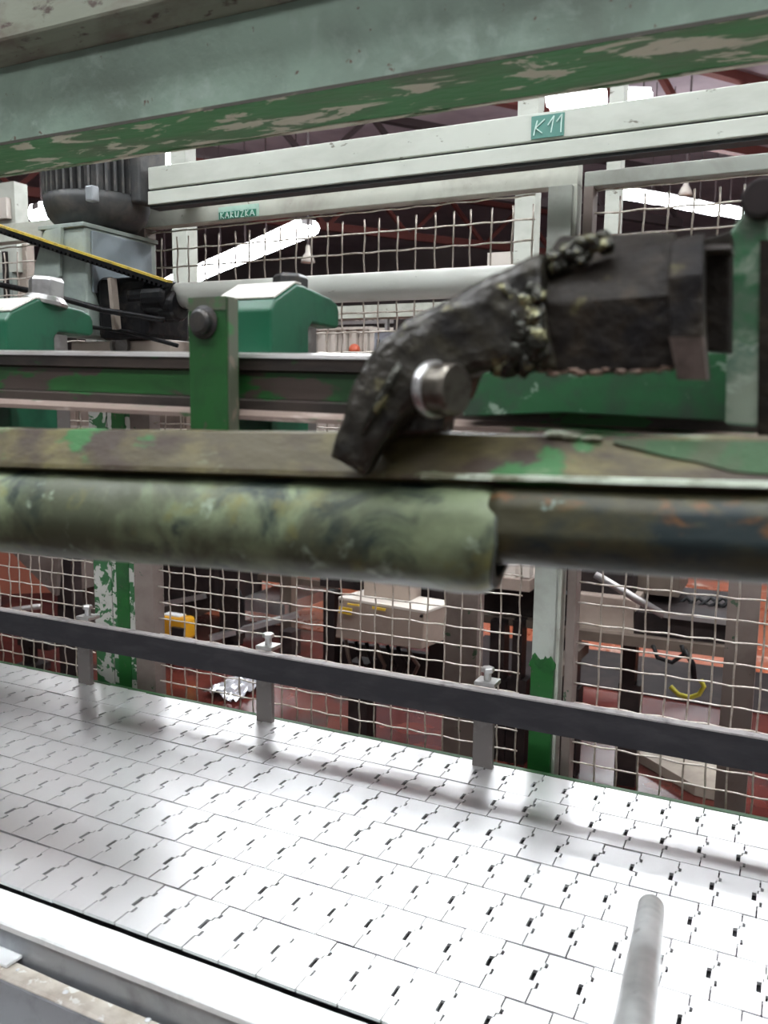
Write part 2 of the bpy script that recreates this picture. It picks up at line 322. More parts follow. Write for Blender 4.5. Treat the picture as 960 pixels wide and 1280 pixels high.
lamp(PZ(184, 200, 2.0), PZ(219, 204, 2.0), 0.32, 'tube fixture at the top right corner of the finned motor')
lamp(PZ(44, 264, 2.0), PZ(84, 271, 2.0), 0.36, 'bright tube fixture between the left cabinet and the finned motor')
lamp(PZ(694, 232, 3.0), PZ(708, 234, 3.0), 0.14, 'tiny far tube fixture seen beside the right panel stile')
# unseen rows added to brighten the belt and the machine fronts
k = 0
for yy in (2.7, 4.4, 6.1):
    for xx in ((-3.6, -1.9, -0.2, 1.5) if yy == 4.4 else (-1.9, -0.2, 1.5)):
        if yy > 6 and xx < -3: continue
        z = 1.55 + (yy - 2.7) * 0.53
        lamp((xx, yy, z), (xx + 1.45, yy, z), 0.24, 'added twin tube fixture, out of view, lighting the slat conveyor', 'added tubes lighting the conveyor')
for xx in (-2.3, -0.6, 1.1):  # unseen fill row, added to brighten clamp slopes and front faces
    lamp((xx, -0.75, 1.75), (xx + 1.45, -0.75, 1.75), 0.24, 'added twin tube fixture, out of view, lighting the front faces', 'added tubes above the operator side', glow='fill_lamp')
for xx in (-2.4, -0.7, 1.0):  # unseen row, added over the front edge to brighten rail and ledge
    lamp((xx, 0.15, 1.8), (xx + 1.45, 0.15, 1.8), 0.24, 'added twin tube fixture, out of view, lighting the slat conveyor', 'added tubes lighting the conveyor')

# ------------------------------------------------------------------ slat conveyor
BZ = -0.47; LY0 = 0.530; LW = 0.0685; PITCH = 0.0383
X0, X1 = -1.72, 0.30
joint = [(0.0, 0.0, .0007), (0.27, 0.0, .0007), (0.28, 0.003, .0012), (0.40, 0.003, .0012), (0.41, -0.0032, .0020), (0.62, -0.0032, .0020),
         (0.63, 0.0, .0006), (0.70, 0.0, .0006), (0.71, 0.0035, .0014), (0.80, 0.0035, .0014), (0.81, 0.0015, .0007), (1.0, 0.0015, .0007)]
def slat_bm(flip):
    bm = B(); wd = LW - 0.0022
    j = [(1 - v, x, g) for v, x, g in reversed(joint)] if flip else joint
    lft = [(x + g, v * wd) for v, x, g in j]; rgt = [(PITCH + x - g, v * wd) for v, x, g in j]
    pts = lft + rgt[::-1]
    prism(bm, [(x, y, -0.003) for x, y in pts], (0, 0, 0.003))
    bmesh.ops.recalc_face_normals(bm, faces=bm.faces[:])
    return bm
meshes = []
for fl in (0, 1):
    bm = slat_bm(fl); me = bpy.data.meshes.new('slat'); bm.to_mesh(me); bm.free(); me.materials.append(M['slat']); meshes.append(me)
lane_labels = ['front lane of steel slat chain, beside the pale edge rail', 'second steel slat chain lane from the pale edge rail',
               'third steel slat chain lane from the pale edge rail', 'middle steel slat chain lane, fourth from either side',
               'third steel slat chain lane from the back under the black guide', 'second steel slat chain lane from the back, next to the shaded one',
               'rearmost steel slat chain lane, shaded under the black guide rail']
offs = [0.010, 0.027, 0.004, 0.020, 0.033, 0.015, 0.006]
for i in range(7):
    y = LY0 + i * LW
    t = thing('slat_chain', lane_labels[i], 'conveyor chain', (X0, y, BZ), 'parallel slat chain lanes')
    x = X0 + offs[i]; n = 0
    while x < X1:
        o = bpy.data.objects.new('slat', meshes[0 if i != 0 else 0]); COL.objects.link(o); o.parent = t
        o.location = (x - X0, 0.0008, random.uniform(-0.0003, 0.0003))
        o.rotation_euler = (random.gauss(0, 0.004), random.gauss(0, 0.006), 0)
        x += PITCH; n += 1
    bm = B(); box(bm, X0, X1, y + 0.022, y + 0.046, BZ - 0.016, BZ - 0.006); obj('link_strip', bm, 'belt_under', t)
t = thing('conveyor_frame', 'conveyor bed and green edged side frames carrying the slat chains', 'conveyor', (-0.7, 0.77, -H))
part_box('bed', 'belt_under', t, X0, X1, LY0 + 0.004, 1.008, BZ - 0.03, BZ - 0.018)
part_box('back_side_frame', 'green', t, X0, X1, 1.0115, 1.020, BZ - 0.16, BZ - 0.001, bevel=0.001)
part_box('wear_strip', 'wear_strip', t, X0, X1, 0.5125, 0.529, BZ - 0.016, BZ - 0.0065)
part_box('front_side_frame', 'grey_steel', t, X0, X1, 0.4885, 0.512, BZ - 0.16, BZ - 0.0075)
for x in (X0 + 0.1, X1 - 0.1):
    for y in (0.56, 0.99): part_box('leg', 'grey_steel', t, x - 0.03, x + 0.03, y - 0.02, y + 0.02, -H, BZ - 0.03)

# pale front edge rail with a wavy worn inner edge
bm = B(); rings = []
n = 90
for i in range(n + 1):
    x = X0 + (X1 - X0) * i / n
    wv = 0.0014 * noise.noise((x * 14, 3, 1)) + 0.0008 * noise.noise((x * 45, 7, 1))
    rings.append([Vector((x, 0.4845, BZ - 0.006)), Vector((x, 0.4845, BZ - 0.001)), Vector((x, 0.486, BZ + 0.0005)), Vector((x, 0.5205 + wv, BZ + 0.001)), Vector((x, 0.5225 + wv, BZ - 0.0005)), Vector((x, 0.5225 + wv, BZ - 0.006))])
loft(bm, rings)
single('edge_rail', bm, 'edge_steel', 'pale worn steel edge rail running along the front lane of slats', 'rail', smooth=False)

# lower tan plate with spatter, white cover piece, grey skirt
t = thing('tan_ledge_plate', 'tan stained steel ledge plate in the lower left corner, spattered white', 'plate', (-0.6, 0.48, -0.5))
bm = B(); rings = []
for i in range(61):
    x = X0 + (X1 - X0) * i / 60
    e = 0.4835 + 0.0022 * noise.noise((x * 9, 1, 5)) + (0.008 if x < -0.53 else 0)
    e = 0.4835 + 0.002 * noise.noise((x * 9, 1, 5))
    rings.append([Vector((x, 0.463, -0.506)), Vector((x, e, -0.506)), Vector((x, e, -0.503)), Vector((x, 0.465, -0.500)), Vector((x, 0.463, -0.502))])
loft(bm, rings); obj('ledge', bm, 'tan_plate', t)
for px, py, r in ((82, 1240, 2.4), (200, 1262, 2.2), (213, 1268, 3.2), (240, 1273, 2.2), (185, 1275, 2.6), (22, 1212, 1.6)):
    p = PZ(px, py, -0.5012); bm = B(); blob(bm, p, r * 0.0011, 2, 0.3, 500, (1, 1, 0.25)); obj('spatter', bm, 'spatter', t, smooth=True)
p = PZ(106, 1224, -0.5012); bm = B(); lathe(bm, p, (0, 0, 1), [(0.0022, -0.002), (0.0022, 0.0004)], 12); obj('screw_hole', bm, 'belt_under', t)
part_box('skirt', 'grey_steel', t, X0, X1, 0.4605, 0.4628, -0.62, -0.503)
pc = [PZ(-60, 1150, -0.497), PZ(0, 1170, -0.497), PZ(40, 1185, -0.497), PZ(8, 1206, -0.497), PZ(-40, 1190, -0.497)]
t = thing('white_cover_plate', 'small white cover plate lying on the tan ledge at the left edge', 'plate', (pc[2].x, pc[2].y, -0.5))
bm = B(); prism(bm, [p - Vector((0, 0, 0.0035)) for p in pc], (0, 0, 0.003)); obj('plate', bm, 'spatter', t, bevel=0.0005)
p = PZ(14, 1180, -0.497); bm = B(); lathe(bm, p, (0, 0, 1), [(0.0018, -0.002), (0.0018, 0.0002)], 10); obj('screw', bm, 'grey_steel', t)
c = PZ(20, 1275, -0.62)
t = thing('lower_guard_plate', 'pale steel guard plate below the ledge at the lower left corner', 'plate', (c.x, 0.43, -H))
part_box('sheet', 'edge_steel', t, X0, X1, 0.36, 0.4595, -0.625, -0.620)
for q in (X0 + 0.2, X1 - 0.1): part_box('leg', 'grey_steel', t, q - 0.02, q + 0.02, 0.40, 0.44, -H, -0.625)

# steel rod reaching over the belt at lower right
a = PD(814, 1134, 0.60); b = PD(793, 1280, 0.365); e = b + (b - a) * 0.55
t = thing('guide_rod', 'round steel rod end reaching over the slats at the lower right', 'rod', (e.x, e.y, -H))
ax = (a - b).normalized()
bm = B(); u, v = frame_of(ax); r = 0.0092
loft(bm, [[q + (u*math.cos(k*math.pi/12) + v*math.sin(k*math.pi/12))*rr for k in range(24)] for q, rr in ((e, r), (b, r), (a - ax*0.002, r), (a, r*0.86))])
obj('rod', bm, 'rod', t, smooth=False, bevel=0.0004)
t.children[0].data.polygons.foreach_set('use_smooth', [len(p.vertices) == 4 for p in t.children[0].data.polygons])
part_box('post', 'grey_steel', t, e.x - 0.02, e.x + 0.02, e.y - 0.025, e.y + 0.012, -H, e.z + 0.025)

# black guide rail along the back with brackets
t = thing('guide_rail', 'long black plastic guide rail along the back edge of the slats', 'rail', (-0.6, 0.98, BZ))
part_box('strip', 'guide', t, -1.72, 0.30, 0.980, 0.992, -0.4035, -0.3645, bevel=0.0012)
part_box('worn_edge', 'guide_edge', t, -1.72, 0.30, 0.9795, 0.9925, -0.3645, -0.3625, label='pale worn top edge')
for i, px in enumerate((110, 333, 607)):
    lab = ['guide bracket in front of the flaking green post, leftmost', 'middle guide bracket on the back edge of the belt', 'right guide bracket, its bolt standing over the black rail'][i]
    y0 = 0.993
    x = P(px, 870, 1.0).x
    t = thing('guide_bracket', lab, 'bracket', (x, 1.0, BZ), 'guide rail brackets')
    part_box('flat_bar', 'bracket', t, x - 0.0135, x + 0.0135, y0, y0 + 0.008, -0.475, -0.372, bevel=0.0008)
    part_box('clamp_block', 'bolt', t, x - 0.014, x + 0.014, y0, y0 + 0.026, -0.362, -0.356, bevel=0.001)
    bm = B(); tube(bm, [(x, y0 + 0.013, -0.357), (x, y0 + 0.013, -0.343)], 0.005, 12); obj('stud', bm, 'bolt', t, smooth=False)
    bm = B(); hexbolt(bm, (x, y0 + 0.013, -0.345), (0, 0, 1), 0.0088, 0.006); obj('bolt', bm, 'bolt', t)

# ------------------------------------------------------------------ mesh fence
FP = 0.0277; WR = 0.00135; AMP = 0.0013
def wire_mesh(length, axis, phase):
    n = int(length / FP); pts = []
    for i in range(2 * n + 1):
        s = i * FP / 2; a = AMP * math.cos(math.pi * i / 2 * 1.0 + phase * math.pi) if i % 2 == 0 else 0
        pts.append((s, a, 0.0006 * math.sin(i * 1.7 + phase)) if axis == 'x' else (0.0006 * math.sin(i * 1.3 + phase), a, s))
    bm = B(); tube(bm, pts, WR, 5)
    bmesh.ops.recalc_face_normals(bm, faces=bm.faces[:])
    me = bpy.data.meshes.new('wire'); bm.to_mesh(me); bm.free(); me.materials.append(M['wire' if axis == 'x' else 'wire_dull'])
    for p in me.polygons: p.use_smooth = True
    return me
ZT = 0.284; ZB = -1.38
def fence(label, xa, xb, frame_mat, stile_l, stile_r, top=(0.270, 0.300), Y=1.10):
    t = thing('mesh_fence_panel', label, 'fence', ((xa + xb) / 2, Y, -H), 'mesh fence panels')
    part_box('top_rail', frame_mat, t, xa, xb, Y - 0.012, Y + 0.012, *top, bevel=0.001)
    part_box('bottom_rail', frame_mat, t, xa, xb, Y - 0.012, Y + 0.012, ZB - 0.03, ZB)
    sl = part_box('stile', stile_l[1], t, xa, xa + stile_l[0], Y - 0.0135, Y + 0.0135, -H, top[0], bevel=0.001)
    sr = part_box('stile', stile_r[1], t, xb - stile_r[0], xb, Y - 0.0135, Y + 0.0135, -H, top[0], bevel=0.001)
    wa, wb = xa + stile_l[0], xb - stile_r[0]
    vm = [wire_mesh(top[0] - ZB, 'z', k) for k in (0, 1)]
    hm = [wire_mesh(wb - wa, 'x', k) for k in (0, 1)]
    k = math.ceil((wa - (-0.628)) / FP + 0.25)
    while -0.628 + k * FP < wb - 0.004:
        o = bpy.data.objects.new('wire', vm[k % 2]); COL.objects.link(o); o.parent = t
        o.location = (-0.628 + k * FP - t.location.x, random.uniform(-.0004, .0004), ZB + H)
        o.rotation_euler = (0, random.gauss(0, 0.0012), 0)
        k += 1
    k = 0
    while 0.263 - k * FP > ZB:
        o = bpy.data.objects.new('wire', hm[k % 2]); COL.objects.link(o); o.parent = t
        o.location = (wa - t.location.x, random.uniform(-.0004, .0004), 0.263 - k * FP + H)
        o.rotation_euler = (0, random.gauss(0, 0.0015), 0)
        k += 1
    return t
fence('left mesh fence panel, beyond the flaking green post', -1.95, -1.052, 'white_dull', (0.04, 'white_dull'), (0.04, 'flaking_post'))
fence('wide middle mesh fence panel under the white beam, with the small green script label', -1.000, -0.264, 'white_dull', (0.042, 'brown_post'), (0.032, 'white_dull'))
fence('right mesh fence panel in shadow, behind the dark gripper block', -0.256, 0.62, 'grey_shade_paint', (0.012, 'brown_post'), (0.04, 'grey_shade_paint'), top=(0.266, 0.284))
t = thing('fence_post', 'flaking green and cream fence post at the lower left', 'post', (-1.026, 1.10, -H))
part_box('post_tube', 'flaking_post', t, -1.0515, -1.0005, 1.088, 1.128, -H, 0.26, bevel=0.002)
part_box('green_face', 'green', t, -1.040, -1.012, 1.0865, 1.0879, -H, 0.10, label='face still covered in dark green paint')
t = thing('fence_post', 'half green half grey fence post right of centre, beside the fence stile', 'post', (-0.285, 1.08, -H))
part_box('grey_length', 'grey_shade_paint', t, -0.298, -0.268, 1.076, 1.086, -0.345, 0.268, bevel=0.001)
part_box('green_length', 'green', t, -0.2985, -0.2675, 1.0755, 1.0862, -H, -0.345, bevel=0.001, label='lower length painted dark green')
bm = B()
for i in range(9): blob(bm, (-0.297 + i * 0.0036, 1.0757, -0.345 + random.uniform(-.004, .006)), 0.0045, 1, 0.4, 200, (1, 0.15, 1.6))
obj('paint_edge', bm, 'green', t, label='ragged edge of the green paint', kind='stuff')

# white beam with K 11 plate
t = thing('white_crossbeam', 'long white double edged beam carrying the green K 11 plate', 'beam', (-0.2, 1.03, 0.30))
part_box('upper_profile', 'white_paint', t, -0.873, 0.62, 1.0, 1.026, 0.3015, 0.3325, bevel=0.0015)
part_box('groove', 'dark_gap', t, -0.870, 0.62, 1.004, 1.024, 0.2985, 0.3015)
part_box('lower_profile', 'white_paint', t, -0.873, 0.62, 0.9985, 1.026, 0.2795, 0.2985, bevel=0.0012)
part_box('shadow_strip', 'dark_gap', t, -0.873, 0.62, 1.003, 1.024, 0.2755, 0.2795, label='strip coloured dark as the shade under the beam')  # draws the shadow on the beam's underside as a dark strip
for xx in (-0.87, 0.30): part_box('carrier', 'dark_gap', t, xx, xx + 0.03, 1.026, 1.0875, 0.3035, 0.309)
a = P(664, 173, 0.9995); b = P(705, 166, 0.9995); c = P(706, 148, 0.9995)
lp = part_box('label_plate', 'label_green', t, a.x, b.x, 0.9980, 1.0, 0.3035, 0.3285, label='green plate lettered K 11')
def strokes(parent, segs, x0, x1, z0, z1, Y, r, m_, name='lettering'):
    bm = B()
    for s in segs:
        pts = [Vector((x0 + (x1 - x0) * u, Y, z0 + (z1 - z0) * v)) for u, v in s]
        for p, q in zip(pts, pts[1:]): bar(bm, p, q, r, r*2, up=(0, 1, 0))
    return obj(name, bm, m_, parent)
strokes(lp, [[(.09, .14), (.13, .44), (.19, .78)], [(.42, .80), (.145, .46), (.35, .20)], [(.52, .52), (.70, .90), (.66, .55), (.62, .18)], [(.78, .62), (.94, .92), (.92, .55), (.92, .14)]],
        a.x, b.x, 0.3035, 0.3285, 0.9976, 0.0011, 'chalk')
# small script label on the fence rail
a = P(273, 270, 1.086); b = P(323, 262, 1.086)
sl = thing('script_label', 'small pale green label with dark green script on the fence top rail', 'label', (a.x, 1.086, 0.272))
part_box('sheet', 'label_pale', sl, a.x, b.x, 1.0862, 1.0878, 0.2705, 0.2885)
part_box('ink_band', 'ink_green', sl, a.x + 0.001, b.x - 0.004, 1.0858, 1.0862, 0.2705, 0.281)
strokes(sl, [[(.06, .05), (.06, .95)], [(.14, .95), (.06, .5), (.14, .05)], [(.18, .05), (.23, .95), (.28, .05)], [(.20, .4), (.27, .4)], [(.33, .05), (.33, .95), (.39, .8), (.33, .5), (.40, .05)],
             [(.45, .95), (.46, .1), (.52, .1), (.54, .95)], [(.59, .95), (.67, .95), (.60, .05), (.68, .05)], [(.73, .05), (.73, .95)], [(.80, .95), (.73, .5), (.80, .05)], [(.84, .05), (.90, .95), (.96, .05)], [(.86, .4), (.94, .4)]],
        a.x + 0.001, b.x - 0.004, 0.271, 0.2805, 1.0855, 0.0010, 'chalk', 'script')

# white pipe shaft
a = P(212, 371, 0.97); 
t = thing('white_pipe', 'long white round pipe running across in front of the mesh', 'pipe', (-0.3, 0.97, 0.13))
part_tube('pipe_tube', 'pipe', t, [(-0.815, 0.97, 0.1435), (0.62, 0.97, 0.1345)], 0.0178, 32)
part_tube('end_sleeve', 'black', t, [(-0.835, 0.97, 0.1436), (-0.806, 0.97, 0.1434)], 0.0186, 24)

# ------------------------------------------------------------------ gear motor
mc = Vector((-0.972, 1.0, 0.0)); R = 0.075
t = thing('finned_motor', 'dark finned electric motor standing upright under the green beam', 'motor', (mc.x, mc.y, 0.26))
bm = B(); lathe(bm, (mc.x, mc.y, 0.292), (0, 0, 1), [(R*0.86, 0), (R*0.86, 0.13)], 40); obj('body', bm, 'motor', t, smooth=False)
fm = None
for k in range(40):
    th = k * 2 * math.pi / 40
    if fm is None:
        bm = B(); box(bm, R*0.84, R*1.04, -0.0018, 0.0018, 0, 0.128); fm = bpy.data.meshes.new('fin'); bm.to_mesh(fm); bm.free(); fm.materials.append(M['motor'])
    o = bpy.data.objects.new('fin', fm); COL.objects.link(o); o.parent = t; o.location = (0, 0, 0.294 - 0.26); o.rotation_euler = (0, 0, th)
bm = B(); lathe(bm, (mc.x, mc.y, 0), (0, 0, 1), [(0.040, 0.247), (0.058, 0.252), (0.072, 0.266), (0.077, 0.283), (0.077, 0.294), (0.066, 0.2945)], 40); obj('flange', bm, 'motor', t, smooth=True)
part_box('terminal_box', 'motor', t, mc.x + 0.076, mc.x + 0.094, mc.y - 0.012, mc.y + 0.048, 0.283, 0.40, bevel=0.003)
p = P(112, 242, mc.y - R - 0.004); part_box('lug', 'grey_steel', t, p.x - 0.007, p.x + 0.007, p.y - 0.002, p.y + 0.012, p.z - 0.010, p.z + 0.011, bevel=0.002)
bm = B(); lathe(bm, (mc.x, mc.y, 0.40), (0, 0, 1), [(R, 0.02), (R, 0.06), (R*0.7, 0.075)], 32); obj('fan_cover', bm, 'motor', t)

t = thing('gearbox', 'pale grey boxed gearbox under the motor with black drive wheels', 'gearbox', (-0.98, 0.98, 0.0))
bm = B(); x1, y0 = -0.925, 0.925
prism(bm, [(-1.010, y0, 0.09), (x1, y0, 0.09), (x1, 1.075, 0.09), (-1.010, 1.075, 0.09)], (0, 0, 0.150)); obj('housing', bm, 'gearbox', t, bevel=0.003)
part_box('side_cover', 'gearbox_blue', t, x1 + 0.0005, x1 + 0.004, y0 + 0.010, 1.06, 0.150, 0.236, bevel=0.001)
g = [P(58, 290, 0.93), P(104, 287, 0.93), P(38, 400, 0.93)]
bm = B(); prism(bm, [P(56, 288, 0.918), P(76, 284, 0.918), P(74, 345, 0.918), P(36, 398, 0.918), P(44, 330, 0.918)], (0, 0.006, 0)); obj('gusset', bm, 'gearbox', t)
part_box('top_plate', 'gearbox', t, -1.012, x1 + 0.002, y0 - 0.004, 1.078, 0.240, 0.246, bevel=0.001)
part_box('lower_block', 'black', t, -0.921, -0.832, 0.940, 1.04, 0.083, 0.170, bevel=0.008)
for px, py, rr, ln in ((120, 352, 0.020, 0.02), (135, 360, 0.017, 0.03), (172, 358, 0.024, 0.018), (193, 362, 0.027, 0.022), (206, 370, 0.022, 0.014)):
    p = P(px, py, 0.945)
    bm = B(); lathe(bm, (p.x, 0.962, p.z - 0.012), (1, 0, 0), [(rr*0.8, -ln), (rr, -ln*0.8), (rr, ln*0.7), (rr*0.85, ln)], 24); obj('drive_wheel', bm, 'black', t, smooth=False, bevel=0.001)
a = P(140, 348, 0.93); b = P(146, 412, 0.93)
part_bar('lever', 'tan_case', t, a, b, 0.012, 0.006)
part_box('tan_base', 'tan_case', t, -0.99, -0.800, 0.955, 1.07, 0.030, 0.082, bevel=0.002)
p = P(152, 432, 0.955); bm = B(); lathe(bm, p, (0, -1, 0), [(0.017, 0), (0.017, 0.006), (0.013, 0.006), (0.012, 0.002)], 24); obj('bearing_ring', bm, 'bracket', t)
part_tube('oil_line', 'black', t, [P(-30, 350, 0.91), P(60, 368, 0.91), P(130, 388, 0.915), P(205, 400, 0.93)], 0.0042, 8)
part_tube('oil_line', 'black', t, [P(108, 408, 0.935), P(160, 415, 0.935), P(222, 432, 0.94)], 0.003, 8)
part_box('mount', 'tan_case', t, -1.048, -0.97, 1.03, 1.085, 0.03, 0.08)
part_box('red_cover', 'red', t, -0.798, -0.775, 1.03, 1.05, 0.06, 0.10)

# yellow backed toothed belt
a = P(-70, 259, 0.885); b = P(212, 352, 0.945)
d = (b - a); L = d.length; t = thing('toothed_belt', 'yellow backed black toothed belt slanting past the gearbox at the left', 'drive belt', (a.x, a.y, a.z))
nrm = Vector((0, 1, 0)); side = d.normalized(); upv = Vector((0, -1, 0)).cross(side) * -1
if upv.z < 0: upv = -upv
bm = B(); bar(bm, a, b, 0.014, 0.0030, up=upv); obj('backing', bm, 'belt_yellow', t)
o_ = upv * -0.0042
bm = B(); bar(bm, a + o_, b + o_, 0.0138, 0.0054, up=upv); obj('body', bm, 'black', t)
bm = B(); n = int(L / 0.0075)
for i in range(n):
    q = a + d * ((i + 0.5) / n) - upv * 0.0085; bar(bm, q - side * 0.0019, q + side * 0.0019, 0.0136, 0.0042, up=upv)
obj('teeth', bm, 'black', t, kind='stuff')

# ------------------------------------------------------------------ green top beam
t = thing('green_top_beam', 'big grey green steel beam with flaking underside across the top', 'beam', (-0.3, 0.66, 0.247))
XA, XB = -2.05, 0.56
def yzprism(name, m_, parent, prof, xa=XA, xb=XB, **k):
    bm = B(); prism(bm, [(xa, y, z) for y, z in prof], (xb - xa, 0, 0)); return obj(name, bm, m_, parent, **k)
yzprism('web', 'beam_green', t, [(0.62, 0.2490), (0.62, 0.318), (0.628, 0.318), (0.628, 0.2490)])
yzprism('shoulder', 'beam_rusty', t, [(0.62, 0.318), (0.612, 0.326), (0.600, 0.331), (0.600, 0.42), (0.628, 0.42), (0.628, 0.318)], bevel=0.003)
yzprism('seam', 'seam', t, [(0.6193, 0.2462), (0.6193, 0.2490), (0.64, 0.2490), (0.64, 0.2462)])
bm = B(); rings = []
for i in range(121):
    x = XA + (XB - XA) * i / 120
    e = 0.703 + 0.0035 * noise.noise((x * 11, 2, 9)) + 0.0015 * noise.noise((x * 40, 2, 9))
    rings.append([Vector((x, 0.6197, 0.2460)), Vector((x, e, 0.2465)), Vector((x, e, 0.2485)), Vector((x, 0.6197, 0.2462))])
loft(bm, rings); obj('bottom_flange', bm, 'flaky', t, label='underside with flaking green and cream paint')
bm = B(); rings = []
for i in range(121):
    x = XA + (XB - XA) * i / 120
    e = 0.699 + 0.004 * noise.noise((x * 9, 5, 3)); e2 = 0.7045 + 0.003 * noise.noise((x * 14, 5, 6))
    rings.append([Vector((x, e, 0.2455)), Vector((x, e2, 0.2455)), Vector((x, e2, 0.2487)), Vector((x, e, 0.2487))])
loft(bm, rings); obj('bare_rim', bm, 'cream_lip', t, label='bare cream rim of the flange')
yzprism('back_web', 'beam_green', t, [(0.69, 0.2487), (0.69, 0.42), (0.698, 0.42), (0.698, 0.2487)])
# columns outside the view that carry the beam, the rails and the channel
for x0, x1, lab in ((0.50, 0.62, 'green steel column at the right end of the top beam, out of view'), (-2.12, -2.0, 'green steel column at the left end of the top beam, out of view')):
    bm = B(); box(bm, x0, x1, 0.30, 0.72, -H, 0.2445); single('machine_column', bm, 'beam_green', lab, 'column')

# ------------------------------------------------------------------ clamped rail
def rt(x): return 0.0302 - 0.0224 * (x + 0.243)
t = thing('clamped_rail', 'brown and green steel rail held by the green clamps, bright on top', 'rail', (-0.4, 0.51, 0.0))
def rail_part(name, m_, prof, xa=-2.01, xb=0.505, **k):
    bm = B(); loft(bm, [[Vector((x, y, rt(x) + dz)) for y, dz in prof] for x in (xa, xb)]); return obj(name, bm, m_, t, **k)
rail_part('body', 'rail_brown', [(0.5, -0.0022), (0.5, -0.012), (0.505, -0.0135), (0.505, -0.032), (0.5, -0.0335), (0.5, -0.0400), (0.53, -0.0400), (0.53, -0.0022)])
rail_part('top_lip', 'bright_lip', [(0.4985, -0.0038), (0.4992, -0.0012), (0.5025, 0.0), (0.53, 0.0), (0.53, -0.0022), (0.502, -0.0038)], label='top edge with its highlight painted bright')  # specular line of the rounded corner, put into the lip colour
rail_part('green_web', 'rail_green', [(0.5035, -0.0137), (0.5050, -0.0137), (0.5050, -0.0318), (0.5035, -0.0318)], label='green painted web')
rail_part('bottom_lip', 'lip_pink', [(0.490, -0.0438), (0.490, -0.0468), (0.53, -0.0468), (0.53, -0.0400), (0.4995, -0.0400)], label='bare lower lip')
# bracket plate with bolt
xL, xR = P(236, 450, 0.478).x, P(284, 450, 0.478).x
t = thing('green_bracket', 'green bracket plate with a round bolt standing in front of the rail', 'bracket', (xL, 0.48, -0.02))
part_box('plate', 'green', t, xL, xR, 0.478, 0.492, -0.026, 0.0685, bevel=0.001)
part_box('worn_side', 'clamp_side', t, xR + 0.0002, xR + 0.0012, 0.4785, 0.489, -0.0255, 0.068, label='worn side edge')
part_box('top_cap', 'clamp_side', t, xL + 0.0005, xR - 0.0005, 0.4776, 0.488, 0.0600, 0.0690, label='grimy unpainted top')
p = P(255, 403, 0.478)
bm = B(); lathe(bm, (p.x, 0.478, p.z), (0, -1, 0), [(0.0115, 0), (0.0115, 0.0012), (0.009, 0.0022)], 24); obj('washer', bm, 'dark_bolt', t)
bm = B(); lathe(bm, (p.x + 0.0005, 0.476, p.z), (0, -1, 0), [(0.0086, 0), (0.0086, 0.0045), (0.0066, 0.006), (0.003, 0.0062)], 24); obj('bolt_head', bm, 'dark_bolt', t, smooth=False, bevel=0.0006)
# clamps
def clamp(x, label, wd):
    # (distance from the camera, height) of the hook outline, extruded along the rail
    t = thing('rail_clamp', label, 'clamp', (x, 0.55, 0.03), 'green rail clamps')
    z0 = rt(x) - 0.105
    prof = [(0.532, z0), (0.532, 0.066), (0.538, 0.0735), (0.568, 0.0885), (0.578, 0.0885), (0.622, 0.0835), (0.633, 0.080), (0.636, 0.074), (0.636, 0.0625), (0.632, 0.0595),
            (0.592, 0.0605), (0.587, 0.055), (0.587, z0)]
    bm = B(); prism(bm, [(x - wd, y, z) for y, z in prof], (wd, 0, 0)); obj('hook', bm, 'clamp', t, bevel=0.0022, seg=3)
    bm = B(); prism(bm, [(x - wd + .001, y, z) for y, z in ((0.5385, 0.0745), (0.5380, 0.0756), (0.5675, 0.0902), (0.5765, 0.0900), (0.5765, 0.0890), (0.568, 0.0890))], (wd - .002, 0, 0)); obj('front_slope', bm, 'clamp_slope', t, label='front slope with its highlight painted pale')
    part_box('spacer', 'bracket', t, x - wd + 0.004, x - 0.004, 0.5875, 0.606, z0, 0.0585, bevel=0.001)
    return t
xc = -0.352
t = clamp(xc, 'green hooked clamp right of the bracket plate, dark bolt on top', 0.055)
bm = B(); tube(bm, [(xc - 0.026, 0.600, 0.084), (xc - 0.026, 0.600, 0.089)], 0.017, 20); obj('washer', bm, 'dark_bolt', t)
bm = B(); hexbolt(bm, (xc - 0.026, 0.600, 0.0885), (0, 0.05, 1), 0.0145, 0.012); obj('bolt_head', bm, 'dark_bolt', t, bevel=0.0008)
xc = -0.628
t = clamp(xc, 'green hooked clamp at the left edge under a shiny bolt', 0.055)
w_ax = Vector((0.10, 0.12, 1)); cb = Vector((xc - 0.012, 0.588, 0.0875))
bm = B(); lathe(bm, cb, w_ax, [(0.0195, -0.002), (0.0205, 0.001), (0.0165, 0.0055)], 28); obj('washer', bm, 'bolt', t, smooth=False)
bm = B(); hexbolt(bm, cb + w_ax*0.0045, (0.03, 0.05, 1), 0.0165, 0.0185); obj('bolt_head', bm, 'bolt', t, bevel=0.0012)

